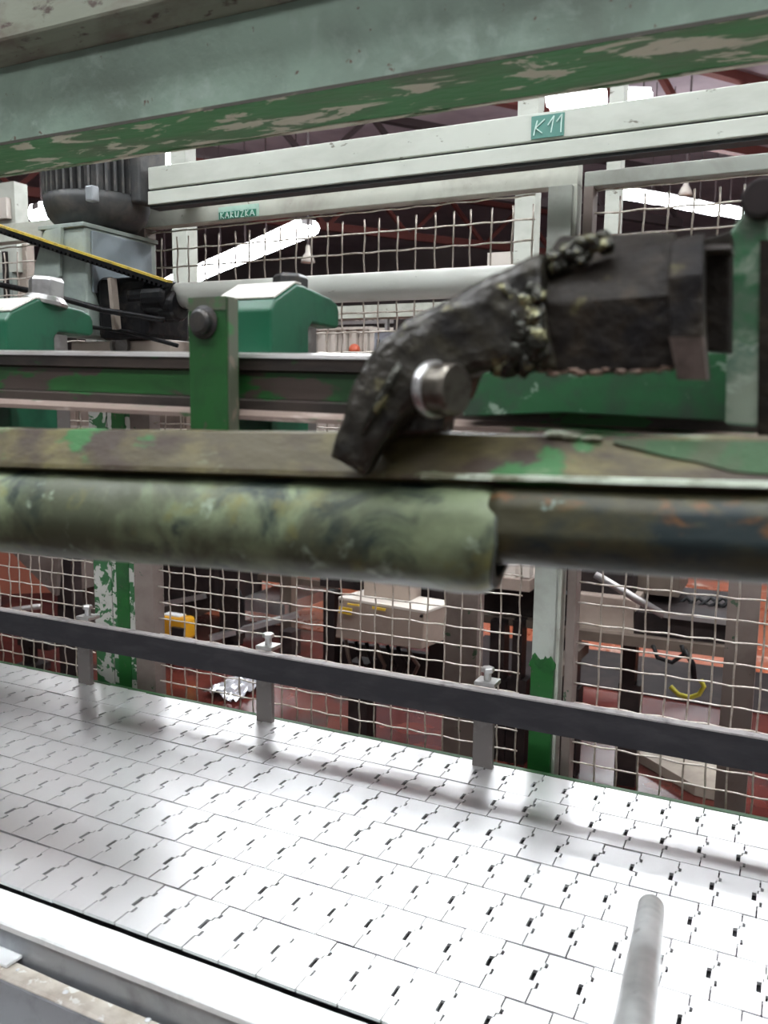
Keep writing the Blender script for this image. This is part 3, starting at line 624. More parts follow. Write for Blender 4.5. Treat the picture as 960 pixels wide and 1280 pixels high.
# stained green plate behind the gripper and the upright at the right
a = P(578, 470, 0.486); b = P(906, 470, 0.486)
t = thing('stained_green_plate', 'green plate with pale stains behind the dark gripper block', 'plate', (-0.1, 0.49, -0.02))
bm = B(); prism(bm, [P(578, 462, 0.487), P(592, 452, 0.487), P(650, 445, 0.487), P(915, 440, 0.487), P(915, 527, 0.487), P(700, 516, 0.487), P(578, 521, 0.487)], (0, 0.009, 0))
obj('plate', bm, 'plate_green', t, bevel=0.001)
t2 = thing('green_upright', 'pale stained green upright bar at the right edge with dark round top', 'post', (-0.02, 0.445, -0.02))
bm = B(); prism(bm, [P(911, 292, 0.44), P(938, 250, 0.44), P(962, 250, 0.44), P(948, 534, 0.44), P(906, 530, 0.44)], (0, 0.03, 0)); obj('face_plate', bm, 'upright', t2, bevel=0.0015)
bm = B(); prism(bm, [P(909, 430, 0.4397), P(920, 424, 0.4397), P(936, 432, 0.4397), P(952, 426, 0.4397), P(947, 531, 0.4397), P(907, 528, 0.4397)], (0, 0.0015, 0)); obj('stained_foot', bm, 'upright_pale', t2, label='pale stained lower end')
bm = B(); prism(bm, [P(950, 300, 0.439), P(990, 300, 0.439), P(985, 545, 0.439), P(947, 545, 0.439)], (0, 0.035, 0)); obj('dark_side', bm, 'block', t2)
p = P(952, 246, 0.432); bm = B(); lathe(bm, p, (0, 1, 0), [(0.0075, 0), (0.0090, 0.002), (0.0090, 0.026), (0.0075, 0.028)], 28); obj('round_top', bm, 'dark_machine', t2, smooth=False, label='dark rounded top')

# ------------------------------------------------------------------ channel, round bar and hose in the foreground
def ct(x): return -0.0195 + 0.0165 * (x + 0.434)
def cf(x): return -0.041 + 0.0235 * (x + 0.434)
t = thing('grimy_channel', 'grimy olive and brown steel channel crossing the foreground', 'beam', (-0.2, 0.37, -0.04))
def chan(name, m_, f, xa=-2.01, xb=0.505, n=200, **k):
    bm = B(); loft(bm, [[Vector(p) for p in f(xa + (xb - xa) * i / n)] for i in range(n + 1)]); return obj(name, bm, m_, t, **k)
def wob(x, s, a): return a * noise.noise((x * s, s, 0.3))
chan('sloping_flange', 'channel', lambda x: [(x, 0.402, ct(x) - 0.006), (x, 0.380, ct(x) + wob(x, 30, 0.0006)), (x, 0.374, ct(x) - 0.0008 + wob(x, 30, .0006)), (x, 0.3605, cf(x) + 0.001), (x, 0.3595, cf(x) - 0.0015), (x, 0.366, cf(x) - 0.004), (x, 0.402, cf(x) - 0.004)])
chan('back_wall', 'channel', lambda x: [(x, 0.4025, ct(x) - 0.006), (x, 0.408, ct(x) - 0.006), (x, 0.408, cf(x) - 0.045), (x, 0.4025, cf(x) - 0.045)], n=2)
chan('pale_lip', 'channel_lip', lambda x: [(x, 0.3585, cf(x) - 0.0010 + wob(x, 60, .0006)), (x, 0.3590, cf(x) + 0.0012 + wob(x, 70, .0008)), (x, 0.3612, cf(x) + 0.0016), (x, 0.3612, cf(x) - 0.0018)], xa=-0.155, xb=0.505, n=120, label='pale worn lip of the flange')
def patch(x):
    k = min(1, max(0, (x + 0.072) / 0.05)); s0 = 0.12 + 0.02 * noise.noise((x * 60, 1, 1)); s1 = s0 + 0.03 + 0.62 * k + 0.12 * k * noise.noise((x * 45, 4, 1))
    q = lambda u: (x, 0.3732 - 0.0128 * u, ct(x) - 0.0006 + (cf(x) + 0.0012 - ct(x)) * u)
    a, b = q(s0), q(s1)
    return [(a[0], a[1] - .0004, a[2] + .0009), (b[0], b[1] - .0006, b[2] + .0005), (b[0], b[1] + .0012, b[2] - .0005), (a[0], a[1] + .0012, a[2] - .0005)]
chan('green_patch', 'patch_green', patch, xa=-0.070, xb=0.40, n=110, label='patch of old green paint with pale rim')
for px, py, c_ in ((695, 542, 1), (712, 545, 1), (740, 548, 0)):
    p = P(px, py, 0.372)
    bm = B(); blob(bm, p, 0.0028, 2, 0.5, 300, (1.8, 0.5, 0.5)); obj('paint_crumb', bm, 'channel_lip', t, smooth=True)
def axis_z(x): return -0.0535 + 0.027 * (x + 0.005)
t = thing('round_bar', 'dark round bar under the channel, bare right of the rubber hose', 'bar', (-0.05, 0.378, -0.055))
bm = B(); n = 100
rings = []
for i in range(n + 1):
    x = -0.1205 + 0.6255 * i / n
    ring = []
    for k in range(28):
        th = k * 2 * math.pi / 28
        rr = 0.0192 + 0.0007 * noise.noise((x * 20, math.cos(th) * 2, math.sin(th) * 2))
        if abs(((th - math.pi) + 0.28)) < 0.16: rr -= 0.0018
        ring.append(Vector((x, 0.3710 + rr * math.cos(th), axis_z(x) + 0.001 + rr * math.sin(th))))
    rings.append(ring)
loft(bm, rings); obj('bar', bm, 'under_bar', t, smooth=True)
# hose sleeve
bm = B(); rings = []; xe = P(624, 665, 0.365).x
n = 240; NS = 40
def hose_pt(x, th, rr): return Vector((x, 0.3745 + rr * math.cos(th), axis_z(x) - 0.0065 + rr * math.sin(th)))
xs0 = -2.0
for i in range(n + 1):
    s = i / n; x = xs0 + (xe - xs0) * (1 - (1 - s) ** 1.6)
    ring = []
    de = xe - x
    base = 0.0252 + 0.0022 * math.exp(-de / 0.06) + 0.0025 * min(1, max(0, (-0.2 - x) / 0.25)) - (0.0030 * (1 - de / 0.008) ** 2 if de < 0.008 else 0) + 0.0009 * math.exp(-((de - 0.022) / 0.012) ** 2)
    for k in range(NS):
        th = k * 2 * math.pi / NS
        rr = base + 0.0012 * noise.noise((x * 16, math.cos(th) * 1.6, math.sin(th) * 1.6)) + 0.0004 * noise.noise((x * 60, math.cos(th) * 5, math.sin(th) * 5))
        if math.sin(th) > 0.55: rr = min(rr, 0.0235 / max(math.sin(th), 0.01) * 0.98) if False else rr
        xx = x - (0.006 * max(0, -math.sin(th)) * math.exp(-de / 0.02)) + 0.003 * math.exp(-de / 0.015) * math.cos(th + 2.6)
        ring.append(hose_pt(xx, th, rr))
    rings.append(ring)
t = thing('rubber_hose', 'mottled green rubber hose sleeve wrapped under the channel, ends mid frame', 'hose', (-0.3, 0.372, -0.065))
loft(bm, rings, caps=False); obj('sleeve', bm, 'hose', t, smooth=True)
bm = B(); outer = rings[-1]; cc = sum(outer, Vector()) / NS
loft(bm, [outer, [cc + (p - cc) * 0.985 + Vector((0.0012, 0, 0)) for p in outer], [cc + (p - cc) * 0.78 + Vector((0.0012, 0, 0)) for p in outer], [cc + (p - cc) * 0.76 - Vector((0.004, 0, 0)) for p in outer]], caps=False)
obj('cut_end', bm, 'hose_dark', t, label='dark cut end')

# ------------------------------------------------------------------ gripper arm
def jitter(o, amp, freq, sub=2):
    md = o.modifiers.new('sub', 'SUBSURF'); md.subdivision_type = 'SIMPLE'; md.levels = md.render_levels = sub
    tx = bpy.data.textures.new(o.name + '_relief', 'CLOUDS'); tx.noise_scale = freq
    d = o.modifiers.new('relief', 'DISPLACE'); d.texture = tx; d.strength = amp; d.mid_level = 0.5; d.texture_coords = 'LOCAL'
t = thing('welded_arm', 'dark oily welded gripper arm bending from the channel up to the block', 'arm', (-0.17, 0.37, -0.03))
def arm_pt(px, py, Y): return P(px, py, Y)
# swept bar of rounded section along the bend: (pixel centre, distance, half width, half thickness)
path = [((438, 580), 0.352, .0100, .006), ((455, 545), 0.354, .0118, .009), ((480, 500), 0.358, .0155, .011), ((512, 462), 0.362, .0185, .012), ((548, 436), 0.366, .0180, .012),
        ((590, 418), 0.370, .0185, .012), ((635, 402), 0.374, .0220, .012), ((690, 392), 0.378, .0260, .012)]
C_ = [P(*p, Y) for p, Y, a, b in path]
bm = B(); rings = []
for i, c in enumerate(C_):
    tg = (C_[min(i+1, len(C_)-1)] - C_[max(i-1, 0)]).normalized()
    s = tg.cross(Vector((0, 1, 0))).normalized(); nb = Vector((0, 1, 0))
    if s.z < 0: s = -s
    wd, th = path[i][2], path[i][3]; ring = []
    for k in range(20):
        a = k * 2 * math.pi / 20; ca, sa = math.cos(a), math.sin(a)
        e = 0.55
        ring.append(c + s * wd * (abs(ca) ** e) * (1 if ca > 0 else -1) + nb * th * (abs(sa) ** e) * (1 if sa > 0 else -1))
    rings.append(ring)
loft(bm, rings); o = obj('arm_bar', bm, 'arm', t, smooth=True); jitter(o, 0.0035, 0.012, 3)
# foot plate under the bolt
bm = B(); prism(bm, [P(470, 480, 0.362), P(548, 470, 0.362), P(556, 505, 0.362), P(552, 541, 0.362), P(486, 546, 0.362), P(462, 560, 0.362)], (0, 0.016, 0)); o = obj('foot', bm, 'arm', t, bevel=0.002, smooth=False); jitter(o, 0.0015, 0.01, 2)
bm = B(); prism(bm, [P(540, 440, 0.366), P(600, 415, 0.366), P(640, 430, 0.366), P(618, 452, 0.366), P(590, 466, 0.366), P(578, 500, 0.366), P(545, 500, 0.366)], (0, 0.016, 0)); o = obj('elbow_web', bm, 'arm', t, bevel=0.002)
# bright worn ridge
bm = B(); tube(bm, [P(500, 455, 0.345), P(485, 485, 0.344), P(470, 512, 0.343), P(452, 545, 0.343)], [.0016, .0024, .0026, .0012], 10); o = obj('worn_ridge', bm, 'weld', t, smooth=True, label='shiny worn ridge')
# side boss
p = P(457, 487, 0.356); bm = B(); blob(bm, p, 0.0062, 3, 0.25, 120, (0.7, 1, 1.3)); obj('boss', bm, 'arm', t, smooth=True)
# big bolt pointing right
p = P(541, 487, 0.352); axb = Vector((0.93, -0.30, 0.02)).normalized()
bm = B(); lathe(bm, p, axb, [(0.0128, -0.0015), (0.0130, 0.0005), (0.0130, 0.0022), (0.0118, 0.0028)], 32); obj('washer', bm, 'bolt', t, smooth=False, bevel=0.0004, label='bare steel washer')
bm = B(); lathe(bm, p + axb*0.0022, axb, [(0.0112, 0), (0.0116, 0.004), (0.0116, 0.010), (0.0104, 0.0118)], 32); obj('bolt_head', bm, 'bronze', t, smooth=False, bevel=0.0005)
# weld between arm and block
bm = B(); rnd = random.Random(11)
for i in range(64):
    px = 622 + rnd.uniform(0, 54); py = 362 + rnd.uniform(0, 92)
    r = rnd.uniform(0.0022, 0.0052)
    blob(bm, P(px, py, 0.3662 + rnd.uniform(-.001, .0015)), r, 2, 0.5, 260, (1, 0.8, rnd.uniform(0.9, 1.6)))
obj('weld_seam', bm, 'weld', t, smooth=True, label='lumpy glossy weld', kind='stuff')
bm = B()
for i in range(30):
    blob(bm, P(690 + i * 2.4, 326 - i * 1.05 + rnd.uniform(-5, 14), 0.379 + rnd.uniform(-.002, .002)), rnd.uniform(.0025, .0046), 2, 0.5, 220)
obj('upper_weld', bm, 'weld', t, smooth=True, label='weld on the shoulder, yellow glints painted in', kind='stuff')

t = thing('gripper_block', 'dark brown burnt steel block joined to the arm at the right', 'block', (-0.07, 0.39, 0.03))
bm = B()
loft(bm, [[P(672, 378, 0.370), P(672, 340, 0.384), P(700, 296, 0.40), P(700, 296, 0.43), P(676, 464, 0.43), P(676, 464, 0.370)],
          [P(740, 376, 0.370), P(740, 330, 0.384), P(745, 294, 0.40), P(745, 294, 0.43), P(740, 468, 0.43), P(740, 468, 0.370)],
          [P(846, 368, 0.370), P(846, 300, 0.384), P(846, 291, 0.40), P(846, 291, 0.43), P(846, 460, 0.43), P(846, 460, 0.370)]])
o = obj('body', bm, 'block', t, bevel=0.0015); jitter(o, 0.0016, 0.02, 4)
bm = B(); n = 26; r0 = random.Random(4)
for i in range(n):
    px = 672 + i * 6.6; blob(bm, P(px, 463 + r0.uniform(-2.5, 2.5) + (2 if i < 12 else -1), 0.3712), 0.0009 + r0.uniform(0, 0.0012), 1, 0.6, 300, (1.7, 0.8, 0.8))
obj('cut_edge', bm, 'raw_edge', t, smooth=True, label='rough reddish torch cut lower edge', kind='stuff')
bm = B()
loft(bm, [[P(838, 300, 0.384), P(880, 292, 0.384), P(880, 292, 0.41), P(838, 300, 0.41)],
          [P(836, 345, 0.366), P(879, 342, 0.366), P(882, 342, 0.41), P(836, 345, 0.41)],
          [P(836, 420, 0.364), P(878, 420, 0.364), P(884, 420, 0.41), P(836, 420, 0.41)],
          [P(847, 474, 0.366), P(884, 474, 0.366), P(888, 474, 0.41), P(847, 474, 0.41)]])
o = obj('rib', bm, 'block', t, bevel=0.001); jitter(o, 0.0010, 0.015, 3)
bm = B()
loft(bm, [[P(836, 421, 0.3632), P(878, 421, 0.3632), P(882, 421, 0.3662), P(838, 421, 0.3662)], [P(847, 475, 0.3652), P(884, 475, 0.3652), P(886, 475, 0.368), P(847, 475, 0.368)]])
obj('rib_tip', bm, 'rib_tip', t, label='bare pinkish tip of the rib')
bm = B(); prism(bm, [P(872, 300, 0.412), P(914, 288, 0.412), P(912, 440, 0.412), P(872, 438, 0.412)], (0, 0.02, 0)); o = obj('backing_plate', bm, 'block', t, bevel=0.001)
bm = B(); prism(bm, [P(880, 306, 0.398), P(914, 306, 0.398), P(914, 310, 0.398), P(880, 312, 0.398)], (0, 0.02, 0)); obj('pale_seam', bm, 'bracket', t)
bm = B(); prism(bm, [P(560, 470, 0.40), P(905, 452, 0.41), P(905, 470, 0.41), P(580, 500, 0.40)], (0, 0.004, 0)); bm.free()

# ------------------------------------------------------------------ gantry behind the fence
GY = 1.62
t = thing('white_gantry', 'white gantry frame standing just behind the mesh fence', 'frame', (-0.7, GY, -H))
zg = P(450, 391, GY).z
part_box('crossbeam', 'white_dull', t, -1.75, 0.7, GY - 0.02, GY + 0.02, zg - 0.013, zg + 0.013)
for a, b in ((222, 240), (646, 671), (757, 774)):
    xa, xb = P(a, 300, GY).x, P(b, 300, GY).x
    part_box('upright', 'white_paint', t, xa, xb, GY - 0.0195, GY + 0.0195, zg + 0.0132, 1.3)
for a, b in ((560, 600), (907, 947)):
    xa, xb = P(a, 800, GY).x, P(b, 800, GY).x
    part_box('leg', 'brown_post', t, xa, xb, GY - 0.02, GY + 0.02, -H, zg - 0.0132)
p = P(629, 331, GY); part_box('canister', 'far_white', t, p.x - 0.024, p.x + 0.024, GY - 0.025, GY + 0.02, zg + 0.0132, p.z + 0.02)
p0 = P(669, 221, GY); part_box('small_plate', 'white_paint', t, P(749, 228, GY).x, P(767, 228, GY).x, GY - 0.03, GY - 0.0197, P(757, 232, GY).z, P(757, 218, GY).z)

# bell lamps
for px, py, dd, lab in ((385, 320, 6.5, 'white bell shaped lamp hanging right of the left tube row'), (857, 236, 8, 'small white bell lamp above the upper right tube row')):
    c = PD(px, py, dd); s = dd / FPX
    t = thing('bell_lamp', lab, 'lamp', (c.x, c.y, c.z))
    bm = B(); lathe(bm, (c.x, c.y, c.z), (0, 0, 1), [(9*s, -8*s), (7.5*s, -3*s), (5*s, 2*s), (3*s, 4*s), (3*s, 10*s), (2*s, 13*s)], 20); obj('shade', bm, 'far_white', t, smooth=True)
    bm = B(); tube(bm, [(c.x, c.y, c.z + 12*s), (c.x, c.y, 4.6)], 0.01, 6); obj('cord', bm, 'truss_dark', t)

# ------------------------------------------------------------------ far equipment seen between the rails
def px_box(parent, name, m_, x0, y0, x1, y1, Y, dep, **k):
    a = P(x0, (y0 + y1) / 2, Y).x; b = P(x1, (y0 + y1) / 2, Y).x
    zt = P((x0 + x1) / 2, y0, Y).z; zb = P((x0 + x1) / 2, y1, Y).z
    return part_box(name, m_, parent, a, b, Y, Y + dep, zb, zt, **k)
# ribbed white guard wall
Y = 6.0; a = P(372, 413, Y); b = P(468, 413, Y)
t = thing('ribbed_guard_panel', 'far white ribbed guard panel seen above the rail', 'panel', (a.x, Y, -H))
n = 15
for i in range(n):
    xa = a.x + (b.x - a.x) * i / n; part_box('rib', 'far_white', t, xa + 0.006, xa + (b.x - a.x) / n - 0.006, Y - (0.03 if i % 2 else 0.0), Y + 0.05, -H, P(420, 413, Y).z)
part_box('cap_rail', 'far_white', t, a.x - 0.1, b.x, Y - 0.05, Y + 0.07, P(420, 413, Y).z, P(420, 410, Y).z)
part_box('base_sheet', 'far_beam', t, a.x - 0.1, b.x, Y + 0.052, Y + 0.08, -H, P(420, 414, Y).z)
Y = 5.6; t = thing('grey_cabinet', 'far grey cabinet beside the white ribbed panel', 'cabinet', (P(520, 430, Y).x, Y, -H))
a = P(468, 414, Y); b = P(590, 414, Y)
part_box('body', 'far_grey', t, a.x, b.x, Y, Y + 0.6, -H, a.z)
part_box('top', 'far_white', t, a.x - 0.03, b.x + 0.03, Y - 0.03, Y + 0.62, a.z, a.z + 0.02)
part_box('handle', 'dark_machine', t, a.x + 0.03, a.x + 0.05, Y - 0.02, Y, a.z - 0.12, a.z - 0.06)
Y = 5.9; c = P(443, 437, Y); bm = B(); blob(bm, c, 0.045, 3, 0, 1); tube(bm, [(c.x, Y, -H), (c.x, Y, c.z)], 0.02, 8)
single('signal_post', bm, 'orange_ball', 'small orange capped post in front of the ribbed panel', 'post', smooth=True)
# far conveyors with dark decks
for j, (x0, x1, y0, y1, Y, m_, lab) in enumerate(((340, 640, 396, 401, 9.0, 'far_beam', 'far brown conveyor deck above the ribbed panel, upper one'), (350, 620, 402, 410, 8.0, 'dark_machine', 'far dark conveyor deck just above the ribbed panel'))):
    a = P(x0, y0, Y); b = P(x1, y0, Y); zt = P(480, y0, Y).z; zb = P(480, y1, Y).z
    t = thing('far_conveyor', lab, 'conveyor', ((a.x + b.x) / 2, Y, -H))
    part_box('deck', m_, t, a.x, b.x, Y, Y + 0.5, zb, zt)
    part_box('side_rail', 'far_white' if j == 0 else 'far_metal', t, a.x, b.x, Y - 0.03, Y - 0.001, zt - 0.02, zt + 0.015)
    for i in range(5): 
        x = a.x + (b.x - a.x) * (i + 0.5) / 5; part_box('leg', 'dark_machine', t, x - 0.03, x + 0.03, Y + 0.2, Y + 0.26, -H, zb)
    if j == 1:
        for i in range(14):
            x = P(440 + i * 8, 398, Y).x; part_box('bottle_stop', 'far_white', t, x - 0.015, x + 0.015, Y + 0.1, Y + 0.13, zt, zt + 0.05)
Y = 4.2; t = thing('monitor_stand', 'small dark hooded unit on a grey stand behind the arm', 'machine', (P(500, 405, Y).x, Y, -H))
px_box(t, 'hood', 'dark_machine', 492, 398, 545, 412, Y, 0.2); px_box(t, 'post', 'far_metal', 481, 397, 484, 414, Y, 0.03)
px_box(t, 'top_bar', 'far_metal', 481, 395, 545, 397, Y, 0.03)
a = P(500, 412, Y); part_box('stand', 'dark_machine', t, a.x - 0.02, a.x + 0.02, Y + 0.05, Y + 0.1, -H, a.z)
# cabinets seen between rail and channel, lower left
Y = 4.4
for x0, x1, m_, lab in ((72, 96, 'far_cream', 'cream cabinet with a dark socket seen under the rail at the left'), (98, 132, 'far_cream', 'plain cream cabinet seen under the rail, right of the socketed one'), (134, 160, 'far_white', 'pale cabinet seen under the rail, beside the brown doors'), (162, 232, 'far_beam', 'brown cabinet seen under the rail, left of the green bracket')):
    a = P(x0, 470, Y); b = P(x1, 470, Y); t = thing('control_cabinet', lab, 'cabinet', ((a.x + b.x)/2, Y, -H), 'cabinets below the rail')
    zt = P(x0, 440, Y).z; part_box('body', m_, t, a.x, b.x, Y, Y + 0.5, -H, zt)
    part_box('door', m_, t, a.x + 0.015, b.x - 0.015, Y - 0.015, Y - 0.001, -H + 0.1, zt - 0.03)
    if x0 == 72: px_box(t, 'socket', 'dark_machine', 77, 517, 83, 524, Y - 0.03, 0.014)
    part_box('plinth', 'far_white', t, a.x, b.x, Y - 0.02, Y - 0.0005, P(100, 536, Y).z, P(100, 532, Y).z)
# upper left cabinet behind the mesh
Y = 1.9; t = thing('wall_cabinet', 'pale cabinet with a grey plate behind the mesh at the upper left edge', 'cabinet', (P(0, 300, Y).x, Y, -H))
px_box(t, 'body', 'white_paint', -120, 236, 20, 345, Y, 0.05); px_box(t, 'plate', 'far_white', -20, 248, 8, 274, Y - 0.02, 0.018)
px_box(t, 'slot', 'dark_machine', 4, 314, 9, 400, Y - 0.01, 0.008); px_box(t, 'lower_body', 'gearbox', -120, 345, 18, 470, Y, 0.05)
px_box(t, 'side_unit', 'tan_case', 22, 305, 36, 470, Y + 0.02, 0.03)
a = P(-60, 460, Y); part_box('stand', 'dark_machine', t, a.x - 0.05, a.x + 0.05, Y + 0.005, Y + 0.045, -H, a.z)

# ------------------------------------------------------------------ lower background, on the red floor
# hood at the left
Y = 2.6; t = thing('salmon_hood', 'salmon red sloping hood with a grey cheek at the lower left edge', 'hood', (P(20, 720, Y).x, Y, -H))
bm = B(); prism(bm, [P(-90, 640, Y), P(-20, 655, Y), P(64, 741, Y), P(-90, 745, Y)], (0, 0.02, 0)); obj('red_panel', bm, 'salmon', t)
bm = B(); prism(bm, [P(-20, 655, Y), P(78, 640, Y), P(70, 745, Y), P(64, 741, Y)], (0, 0.3, 0)); obj('grey_cheek', bm, 'brown_post', t)
px_box(t, 'leg', 'dark_machine', 70, 640, 88, 760, Y + 0.02, 0.06)
a = P(78, 760, Y); part_box('leg_foot', 'dark_machine', t, a.x - 0.05, a.x + 0.05, Y + 0.02, Y + 0.1, -H, a.z)
px_box(t, 'back_sheet', 'brown_post', 89, 640, 140, 790, Y + 0.25, 0.02)
a = P(110, 780, Y); part_box('back_leg', 'dark_machine', t, a.x - 0.03, a.x + 0.03, Y + 0.2, Y + 0.249, -H, a.z)
Y = 2.3; a = P(-60, 772, Y); b = P(50, 758, Y)
t = thing('handrail_tube', 'bright steel tube end low behind the mesh at the left edge', 'tube', (b.x, Y, -H))
part_tube('tube', 'far_metal', t, [a, b], 0.011, 12); part_tube('post', 'far_metal', t, [(a.x + 0.05, Y, -H), (a.x + 0.05, Y, a.z)], 0.011, 10)
p = P(42, 812, 3.1); t = thing('machine_foot', 'black machine foot on the red floor at the lower left', 'foot', (p.x, p.y, -H))
px_box(t, 'pad', 'dark_machine', 22, 802, 60, 810, 3.1, 0.1); px_box(t, 'stem', 'dark_machine', 28, 808, 36, 830, 3.12, 0.06)
a = P(32, 830, 3.12); part_box('sole', 'dark_machine', t, a.x - 0.05, a.x + 0.08, 3.1, 3.22, -H, a.z)
# yellow truck
Y = 3.6; t = thing('yellow_truck', 'bright yellow pallet truck cowl seen through the mesh', 'truck', (P(215, 780, Y).x, Y, -H))
px_box(t, 'cowl', 'yellow', 200, 772, 231, 800, Y, 0.10, bevel=0.02); px_box(t, 'top_lid', 'spatter', 203, 769, 224, 773, Y + 0.02, 0.06)
px_box(t, 'wheel_arch', 'dark_machine', 214, 785, 229, 800, Y - 0.02, 0.018)
a = P(205, 800, Y); b = P(228, 800, Y); part_box('chassis', 'dark_machine', t, a.x, b.x, Y + 0.03, Y + 0.09, -H, a.z)
# dark conveyor frame left of centre
Y = 4.0; t = thing('dark_conveyor_frame', 'dark conveyor frame with black legs behind the mesh, left of centre', 'conveyor', (P(290, 740, Y).x, Y, -H))
px_box(t, 'deck', 'dark_machine', 195, 700, 268, 758, Y, 0.5); px_box(t, 'leg', 'dark_machine', 274, 690, 296, 800, Y - 0.1, 0.08)
px_box(t, 'side_sheet', 'far_metal', 298, 752, 356, 766, Y + 0.25, 0.5); px_box(t, 'shelf', 'salmon', 300, 705, 420, 722, Y + 0.5, 0.4)
px_box(t, 'shelf_edge', 'far_beam', 300, 722, 420, 730, Y + 0.45, 0.04)
part_bar('rail', 'far_metal', t, P(195, 757, Y - 0.02), P(256, 745, Y - 0.02), 0.03, 0.03)
part_bar('rail', 'far_metal', t, P(262, 798, Y - 0.2), P(372, 768, Y + 0.2), 0.04, 0.03)
px_box(t, 'far_leg', 'far_beam', 350, 690, 364, 790, Y + 0.3, 0.06)
for x in (285, 357, 205):
    a = P(x, 790, Y); part_box('foot', 'dark_machine', t, a.x - 0.04, a.x + 0.04, Y, Y + 0.1, -H, a.z)
part_tube('hose', 'black', t, [P(296, 735, Y - .12), P(303, 750, Y - .12), P(303, 765, Y - .12), P(297, 772, Y - .12)], 0.012, 8)
# cream electrical box
Y = 2.5; t = thing('electrical_box', 'cream electrical box with yellow stickers and hanging cables', 'box', (P(475, 780, Y).x, Y, -H))
bm = B(); prism(bm, [P(423, 748, Y), P(531, 766, Y - 0.03), P(527, 812, Y - 0.03), P(419, 797, Y)], (0.03, 0.16, 0)); obj('body', bm, 'far_cream', t, bevel=0.004)
bm = B(); prism(bm, [P(423, 746, Y - 0.004), P(532, 764, Y - 0.034), P(532, 767, Y - 0.034), P(423, 749, Y - 0.004)], (0.03, 0.17, 0)); obj('lid', bm, 'far_white', t)
for q in ([(424, 758), (440, 761), (439, 769), (423, 766)], [(465, 758), (482, 761), (481, 764), (465, 761)], [(434, 754), (449, 756), (449, 758), (434, 756)]):
    bm = B(); prism(bm, [P(x, y, Y - 0.036) for x, y in q], (0, 0.003, 0)); obj('sticker', bm, 'sticker', t)
for x, y in ((427, 752), (527, 770)):
    bm = B(); lathe(bm, P(x, y, Y - 0.03), (0, -1, 0), [(0.006, 0), (0.005, 0.006)], 10); obj('lid_screw', bm, 'dark_machine', t)
for i in range(7):
    x = 432 + i * 13; part_tube('cable', 'black' if i % 3 else 'far_beam', t, [P(x, 800 + i * 1.6, Y + 0.05), P(x + 3, 818, Y + 0.05), P(x + 7 + i, 832, Y + 0.09), P(x + 4, 850, Y + 0.14)], 0.007, 6)
px_box(t, 'mount_frame', 'dark_machine', 400, 690, 560, 742, Y + 0.2, 0.3); px_box(t, 'mount_plate', 'far_cream', 455, 712, 512, 756, Y + 0.06, 0.1)
px_box(t, 'back_leg', 'dark_machine', 404, 740, 418, 860, Y + 0.22, 0.06); px_box(t, 'back_leg', 'dark_machine', 536, 740, 556, 850, Y + 0.22, 0.06)
px_box(t, 'apron', 'dark_machine', 404, 810, 556, 850, Y + 0.4, 0.03)
for x in (411, 546):
    a = P(x, 850, Y); part_box('foot', 'dark_machine', t, a.x - 0.04, a.x + 0.04, Y + 0.22, Y + 0.3, -H, a.z)
# machine right of centre
Y = 3.0; t = thing('bottling_machine', 'dark machine with cream box and tan beam behind the mesh at the right', 'machine', (P(800, 780, Y).x, Y, -H))
bm = B(); prism(bm, [P(722, 742, Y), P(796, 750, Y), P(793, 797, Y), P(724, 788, Y)], (0, 0.25, 0)); obj('cream_box', bm, 'far_cream', t, bevel=0.004)
px_box(t, 'top_mass', 'dark_machine', 690, 690, 792, 742, Y + 0.05, 0.4)
px_box(t, 'upper_cover', 'far_beam', 792, 690, 850, 744, Y + 0.15, 0.3)
px_box(t, 'head_plate', 'far_cream', 584, 722, 662, 736, Y + 0.1, 0.3)
px_box(t, 'head_mass', 'dark_machine', 600, 738, 720, 776, Y + 0.3, 0.3)
for i, x in enumerate((612, 632, 650, 700)): px_box(t, 'valve', 'far_white' if i < 3 else 'far_metal', x, 706, x + 12, 722, Y + 0.12, 0.06)
px_box(t, 'sub_beam', 'far_beam', 590, 776, 740, 786, Y + 0.25, 0.08)
part_tube('steel_pipe', 'far_metal', t, [P(744, 718, Y - 0.1), P(830, 769, Y - 0.1)], 0.0135, 12)
bm = B(); prism(bm, [P(792, 764, Y), P(930, 780, Y), P(930, 812, Y), P(792, 796, Y)], (0, 0.5, 0)); obj('conveyor_bed', bm, 'dark_machine', t)
part_bar('bed_edge', 'far_metal', t, P(830, 768, Y - 0.02), P(930, 780, Y - 0.02), 0.03, 0.016)
part_bar('tan_beam', 'far_beam', t, P(690, 788, Y - 0.03), P(935, 817, Y - 0.03), 0.04, 0.036)
for a_, b_, y1 in ((778, 795, 856), (676, 690, 850), (700, 722, 860), (640, 652, 850), (612, 630, 850)):
    px_box(t, 'leg', 'dark_machine', a_, 776, b_, y1, Y + 0.2, 0.07)
    q = P((a_ + b_) / 2, y1, Y + 0.2); part_box('foot', 'dark_machine', t, q.x - 0.04, q.x + 0.04, Y + 0.2, Y + 0.28, -H, q.z)
part_bar('brace', 'far_beam', t, P(690, 842, Y - 0.2), P(728, 808, Y + 0.1), 0.05, 0.04)
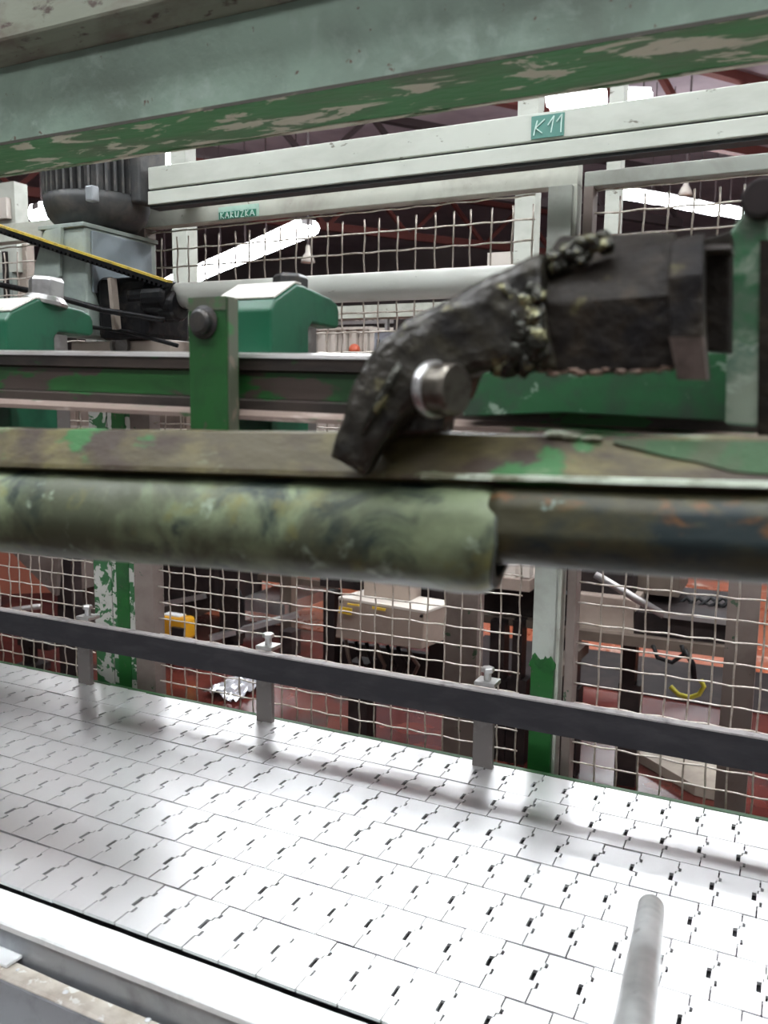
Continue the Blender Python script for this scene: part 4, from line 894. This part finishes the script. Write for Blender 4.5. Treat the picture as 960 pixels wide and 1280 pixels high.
for i in range(5):
    q = P(838 + i * 15, 762, Y + 0.2); part_tube('roller_cable', 'black', t, [q, q + Vector((0.05, 0.05, 0.04)), q + Vector((0.12, 0.0, 0.0))], 0.008, 6)
part_tube('hanging_cable', 'black', t, [P(816, 806, Y - .05), P(822, 822, Y - .05), P(840, 828, Y - .05), P(855, 818, Y - .05), P(852, 806, Y - .05)], 0.008, 6)
part_tube('hanging_cable', 'black', t, [P(856, 812, Y - .05), P(866, 830, Y - .05), P(868, 850, Y - .05)], 0.010, 6)
bm = B(); tube(bm, [P(838, 858, 3.5), P(848, 868, 3.5), P(862, 872, 3.5), P(874, 868, 3.5), P(880, 858, 3.5), P(876, 850, 3.5)], 0.010, 6)
single('earth_wire', bm, 'earth_wire', 'yellow green earth wire looped low behind the mesh at the right', 'wire', smooth=True)
q = PZ(850, 846, -H)
t = thing('floor_gully', 'dark wet gully strip across the red floor at the right', 'gully', (q.x, q.y, -H))
part_box('channel_plate', 'dark_machine', t, q.x - 1.2, q.x + 0.5, q.y - 0.4, q.y + 0.25, -H, -H + 0.012)
# cardboard sheet lying on the floor
c = [PZ(772, 938, -H), PZ(916, 938, -H), PZ(914, 1006, -H), PZ(868, 995, -H)]
bm = B(); prism(bm, [p + Vector((0, 0, 0.002)) for p in c], (0, 0, 0.04)); single('cardboard_sheet', bm, 'cardboard', 'tan wet cardboard sheet on the red floor at the lower right', 'sheet')
# crumpled sheet standing in for a glint on the floor
c = PZ(301, 862, -H); bm = B(); n = 12  # stands in for a lamp's glint on the wet floor, as a bright sheet
G = [[bm.verts.new((c.x + (i / n - .5) * 0.20, c.y + (j / n - .5) * 0.36, -H + 0.005 + 0.05 * abs(noise.noise((i * 1.1, j * 1.1, 4))) + random.uniform(0, 0.03))) for j in range(n + 1)] for i in range(n + 1)]
for i in range(n):
    for j in range(n): bm.faces.new((G[i][j], G[i+1][j], G[i+1][j+1], G[i][j+1]))
single('floor_glint', bm, 'glint', 'crumpled sheet added as a lamp glint on the wet red floor under the guide', 'glint')
